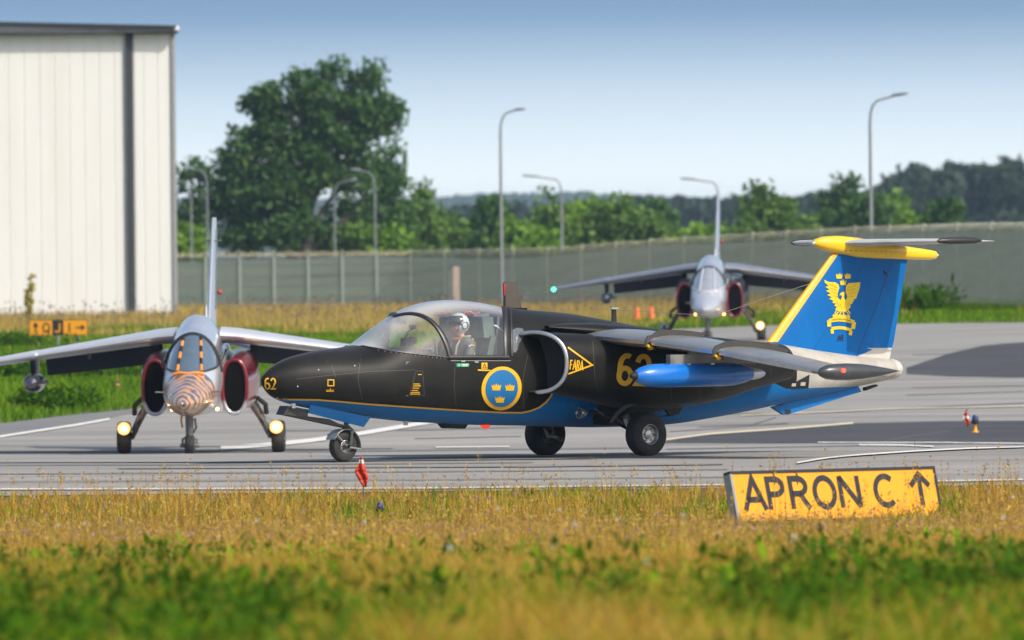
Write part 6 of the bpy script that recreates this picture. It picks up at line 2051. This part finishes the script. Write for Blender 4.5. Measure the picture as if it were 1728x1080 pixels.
        if True:
            lc = La(5.52, s_ * 1.35, .455)
            lo2 = MB().lathe([(.05, .12), (.10, .06), (.108, .0), (.10, .0)], 20, lc, 'X').tube([lc + Vector((.1, 0, 0)), La(5.8, s_ * 1.2, .42)], .02, 6).build('landing_light', m_gear, jt)
            MB().lathe([(.05, -.022), (.09, -.006), (.115, .01)], 20, lc, 'X').build('reflector', m_refl if tiger or s_ > 0 else m_alu, lo2)
            MB().lathe([(0, -.04), (.035, -.034), (.056, -.022)], 16, lc, 'X').build('lens', m_lampon if tiger or s_ > 0 else m_black, lo2)
            ld = bpy.data.lights.new('landing_lamp', 'POINT')
            ld.energy = 3.5 if tiger or s_ > 0 else 0.0
            ld.color = (1, .62, .28)
            ld.shadow_soft_size = .06
            lo_ = bpy.data.objects.new('landing_lamp', ld)
            COL.objects.link(lo_)
            lo_.parent = jt
            lo_.location = lc + Vector((-.16, 0, 0))
        MB().lathe([(0, -.02), (.025, -.015), (.03, .01)], 12, La(3.9, s_ * .40, .80), 'X').build('taxi_light', m_small, jt)
    # fin
    FSa = [(2.05, 8.3, 2.9, 0), (2.5, 8.75, 2.55, 0), (4.1, 10.35, 1.3, 0), (4.19, 10.5, 1.1, 0)]
    fi = wing_mesh(FSa, lambda u, s, z: La(u, z, s), .055, 0).build('tail_fin', m_finw, jt)
    wing_mesh([(s, le, ch, 0) for s, le, ch, z in [tuple(np.array(FSa[1]) * (1 - f) + np.array(FSa[2]) * f) for f in np.linspace(0.02, .92, 8)]], lambda u, s, z: La(u + .38, z - .012 * (1 if z < 0 else -1), s), .051, 0, 24, .3, .004).build('fin_stripe', m_navy, fi)
    MB().tube([La(10.2, -.17, 3.77), La(10.2, .17, 3.77)], .014, 6).build('fin_crossbar', m_gear, fi)
    MB().lathe([(0, -.06), (.04, -.04), (.055, 0), (.04, .06), (0, .08)], 12, La(10.6, .10, 2.84), 'X').build('fin_light', mat('fin_light_red', (.35, .05, .04), .3), fi)
    MB().tube([La(7.0, .05, 2.26), La(7.05, .05, 2.62)], [.022, .010], 6).build('whip_antenna', m_white, jt)
    # nose gear and probe
    g = MB().tube([La(2.15, 0, .80), La(2.2, 0, .45), La(2.22, 0, .30)], [.075, .07, .06], 12)
    for s_ in (1, -1):
        g.tube([La(2.22, s_ * .03, .34), La(2.24, s_ * .125, .30), La(2.24, s_ * .125, .17)], .022, 8)
    g.tube([La(2.13, .10, .66), La(2.17, .12, .5), La(2.2, .06, .40)], .022, 6)
    ngl = g.build('nose_gear_leg', m_gear, jt)
    MB().lathe([(.03, -.17), (.04, -.14), (.04, .14), (.03, .17)], 10, La(2.24, 0, .185), 'Y').build('axle', m_gear, ngl)
    MB().tube([La(2.3, -.13, .82), La(2.32, -.15, .62), La(2.36, -.13, .5)], .018, 6).build('gear_cable', m_orange if tiger else m_gear, ngl)
    wheel('nose_wheel', La(2.24, 0, .188), .19, .17, jt, 1)
    MB().tube([La(.02, 0, .945), La(-.10, 0, .94)], [.02, .008], 8).build('nose_probe', m_white, jt)
    for s_ in (1, -1):
        MB().tube([La(1.7, s_ * .38, 1.12), La(1.66, s_ * .56, 1.13)], .012, 6).build('air_probe', m_gear, jt)
    return jt
p1 = P(338, 760, 252)
alpha('display_jet', (p1.x + .02, 252 + 0.0, gz(p1.x, 252) + .012), PI / 2 - R(1.9), 'silver jet with tiger-striped nose facing the camera at left', True)
p2 = P(1203, 590, 400)
alpha('display_jet', (p2.x, 400, gz(p2.x, 400) + .012), PI / 2 - R(3.1), 'farther silver jet with maroon intakes facing the camera behind the blue tail', False)

# ================================================================== SIGNS AND SMALL THINGS
m_amber = mat('sign_amber', (0.80, 0.34, 0.006), 0.45, var=0.05, scale=3)
m_sblack = mat('sign_black', (0.015, 0.016, 0.02), 0.5, var=0.1)
m_sframe = mat('sign_frame', (0.32, 0.33, 0.34), 0.45, metal=0.4, var=0.15)
YAW, TILT, SW, SH = R(45), R(12.9), 3.05, 0.545
sl = P(1244, 884, 145.0)
e1 = Vector((math.cos(YAW), math.sin(YAW), 0))
nn = Vector((math.sin(YAW), -math.cos(YAW), 0))
e2 = Vector((0, 0, 1)) * math.cos(TILT) - nn * math.sin(TILT)
n3 = e1.cross(e2).normalized()
if n3.dot(nn) < 0:
    n3 = -n3
sg = thing('taxiway_sign', (sl.x, sl.y, gz(sl.x, sl.y)), 'amber sign reading APRON C with an arrow, leaning back in the near grass', 'sign')
o_ = sl - Vector((sl.x, sl.y, gz(sl.x, sl.y)))
sp3 = lambda a, b, c=0.0: o_ + e1 * a + e2 * b + n3 * c
def slab(a0, a1, b0, b1, c0, c1):
    return [sp3(a0, b0, c0), sp3(a1, b0, c0), sp3(a1, b0, c1), sp3(a0, b0, c1), sp3(a0, b1, c0), sp3(a1, b1, c0), sp3(a1, b1, c1), sp3(a0, b1, c1)]
MB().hexa(slab(0.02, SW - .02, .02, SH - .02, -.07, -.002)).build('back_box', m_sframe, sg, smooth=0)
MB().hexa(slab(.03, SW - .03, .025, SH - .03, -.002, .012)).build('face', m_amber, sg, smooth=0)
for nm, q in (('frame_top', (0, SW, SH - .03, SH, -.072, .022)), ('frame_bottom', (0, SW, 0, .022, -.072, .022)), ('frame_side', (SW - .03, SW, .022, SH - .03, -.072, .022))):
    MB().hexa(slab(*q)).build(nm, m_sblack, sg, smooth=0)
MB().hexa(slab(-.005, .03, .022, SH - .03, -.075, .022)).build('frame_side', m_sframe, sg, smooth=0)
for a in (.5, SW - .5):
    MB().tube([sp3(a, .05, -.06), sp3(a, -.4, -.06)], .03, 8).build('leg', m_sframe, sg)
def sign_text(txt, spans, b0, hgt, parent, place, wid, m):
    for ch, (f0, f1) in zip(txt, spans):
        gw = GLY[ch][0]
        m_ = MB()
        k = (f1 - f0) / (gw * 1.0)
        glyph(m_, ch, lambda x, y: place(f0 + x * k, b0 + y * hgt), 0)if False else None
        for pl in GLY[ch][1]:
            q = [(f0 + p[0] * k, b0 + p[1] * hgt) for p in pl]
            vs_, fs_ = stroke(q, wid)
            m_.add([place(v.x, v.y) for v in vs_], fs_)
        m_.build('letter' if ch not in 'U>' else 'arrow', m, parent, smooth=0, recalc=False)
sp_ = lambda f: f * SW
sign_text('APRONCU', [(sp_(a), sp_(b)) for a, b in ((.050, .150), (.165, .245), (.275, .365), (.39, .495), (.515, .615), (.685, .78), (.86, .965))], .135, .33, sg, lambda x, y: sp3(x, y, .017), .062, m_sblack)
# small direction sign across the taxiway
pq = P(98, 582, 420)
q0 = Vector((pq.x, 420, gz(pq.x, 420)))
zs0, zs1 = P(98, 566, 420).z - q0.z, P(98, 540, 420).z - q0.z
sx_ = lambda q: P(q, 552, 420).x - q0.x
s2 = thing('direction_sign', q0, 'small amber and black direction sign with Q and J in front of the hangar', 'sign', R(-1))
MB().box(((sx_(49) + sx_(148)) / 2, .05, (zs0 + zs1) / 2), (sx_(148) - sx_(49), .08, zs1 - zs0)).build('back_box', m_sblack, s2, smooth=0)
MB().box(((sx_(50) + sx_(88)) / 2, .003, (zs0 + zs1) / 2), (sx_(88) - sx_(50), .02, zs1 - zs0 - .03)).build('face', m_amber, s2, smooth=0)
MB().box(((sx_(107) + sx_(147)) / 2, .003, (zs0 + zs1) / 2), (sx_(147) - sx_(107), .02, zs1 - zs0 - .03)).build('face', m_amber, s2, smooth=0)
MB().tube([(0, .05, -.1), (0, .05, zs0)], .04, 8).tube([(-.6, .05, -.1), (-.6, .05, zs0)], .03, 8).tube([(.6, .05, -.1), (.6, .05, zs0)], .03, 8).build('posts', m_sframe, s2)
hz_ = zs1 - zs0
for txt, spn, m_, in (('U', [(sx_(56), sx_(64))], m_sblack), ('Q', [(sx_(72), sx_(84))], m_sblack), ('J', [(sx_(93), sx_(102))], m_amber), ('I', [(sx_(116), sx_(118))], m_sblack), ('>', [(sx_(128), sx_(142))], m_sblack)):
    if txt == 'U' or txt == '>' or txt == 'I' or True:
        sign_text(txt, spn, zs0 + hz_ * .2, hz_ * .6, s2, lambda x, y: Vector((x, -.012, y)), .045, m_)
# pennant markers
m_cr = mat('pennant_red', (0.55, 0.05, 0.025), 0.7, var=0.15)
m_cw = mat('pennant_white', (0.62, 0.56, 0.54), 0.7, var=0.15)
def pennant(q, ybase, d_, h, label, seed, lean=0.0):
    p = P(q, ybase, d_)
    b = Vector((p.x, d_, gz(p.x, d_)))
    t = thing('marker_flag', b, label, 'flag', group='red and white marker flags')
    z0 = max(.02, p.z - b.z)
    MB().tube([(0, .01, -.1), (lean * .3, .01, z0 + h * .5), (lean, .01, z0 + h)], [.008, .007, .005], 6).build('stake', m_gear, t)
    r_ = random.Random(seed)
    w = h * .42
    # creased cloth hanging in a narrow diamond, in bands
    def pt(a, b_):
        xl = float(np.interp(b_, [0, .36, .5, .9, 1], [.58, .12, 0, .45, .56]))
        xr = float(np.interp(b_, [0, .36, .5, .9, 1], [.80, 1.0, .86, .68, .62]))
        x = lean * b_ + (xl + (xr - xl) * a - .6) * w
        y = -.02 + .07 * h * math.sin(a * 9 + b_ * 4 + seed)
        return Vector((x, y, z0 + h * b_ * .98))
    bands = [(0, .40, m_cr), (.40, .60, m_cw), (.60, .82, m_cr), (.82, .90, m_cw), (.90, 1, m_cr)] if seed % 2 else [(0, .25, m_cr), (.25, .5, m_cr), (.5, .74, m_cr), (.74, .88, m_cw), (.88, 1, m_cr)]
    for b0_, b1_, mm in bands:
        m_ = MB()
        m_.rings([[pt(a, bb_) for a in np.linspace(0, 1, 7)] for bb_ in np.linspace(b0_, b1_, 4)], False)
        o = m_.build('cloth_band', mm, t, smooth=80)
        md = o.modifiers.new('thick', 'SOLIDIFY')
        md.thickness = .004
    return t
pennant(614, 822, 148, .33, 'red and white marker flag in the grass below the nose wheel', 2, -.02)
pennant(1632, 719, 268, .33, 'red and white marker flag by the taxiway right of the blue tail', 3, 0)
pennant(200, 668, 330, .25, 'small faded red flag in the green grass by the striped jet\'s wheel', 5, 0)
# taxiway edge lights
def edge_light(q, ybase, d_, label, yellow=True, k=1.0):
    p = P(q, ybase, d_)
    b = Vector((p.x, d_, gz(p.x, d_)))
    t = thing('edge_light', b, label, 'light', group='taxiway edge lights')
    t.scale = (k, k, k)
    MB().lathe([(.07, -.02), (.07, .02), (.04, .05), (.025, .12), (.03, .17)], 14, (0, 0, 0), 'Z').build('base', m_amber if yellow else m_sblack, t)
    MB().lathe([(.03, .17), (.065, .18), (.07, .22), (.065, .25)], 16, (0, 0, 0), 'Z').build('body', m_sblack, t)
    MB().lathe([(.06, .25), (.06, .30), (.045, .335), (0, .35)], 16, (0, 0, 0), 'Z').build('lens', mat('blue_lens', (0.015, 0.03, 0.16), 0.15, var=0.1, coat=0.6), t)
edge_light(1646, 745, 264, 'blue taxiway edge light on yellow base beside the right-hand marker flag')
edge_light(641, 842, 147.5, 'dark blue taxiway edge light in the grass beside the near marker flag', False, 0.6)
# far orange cones and a pale post by the fence
for q, lab in ((1075, 'left one of two orange marker cones beyond the far jet'), (1099, 'right one of two orange marker cones beyond the far jet')):
    p = P(q, 545, 470)
    t = thing('marker_cone', (p.x, 470, gz(p.x, 470)), lab, 'cone', group='orange marker cones')
    zc_ = max(0, P(q, 549, 470).z - gz(p.x, 470))
    MB().box((0, 0, zc_ + .02), (.4, .4, .04)).build('base', m_sblack, t, smooth=0)
    MB().lathe([(.16, zc_ + .04), (.05, zc_ + .50), (.03, zc_ + .52), (0, zc_ + .52)], 16, (0, 0, 0), 'Z').build('body', mat('cone_orange', (0.72, 0.12, 0.02), .6), t)
    if zc_ > .06:
        MB().tube([(0, 0, -.05), (0, 0, zc_)], .03, 8).build('stand', m_sframe, t)
p = P(768, 520, 560)
t = thing('utility_post', (p.x, 560, gz(p.x, 560)), 'pale weathered post behind the top of the dark jet\'s canopy', 'post')
hp_ = P(768, 450, 560).z - gz(p.x, 560)
MB().box((.06, 0, hp_ / 2), (.26, .26, hp_)).build('shaft', mat('weathered_wood', (.42, .34, .29), .8, var=.2, stretch=(1, 1, .2), scale=8), t, smooth=0)
MB().box((-.14, .05, hp_ * .46), (.12, .12, hp_ * .9)).build('side_board', mat('pale_board', (.5, .49, .47), .8, var=.15), t, smooth=0)
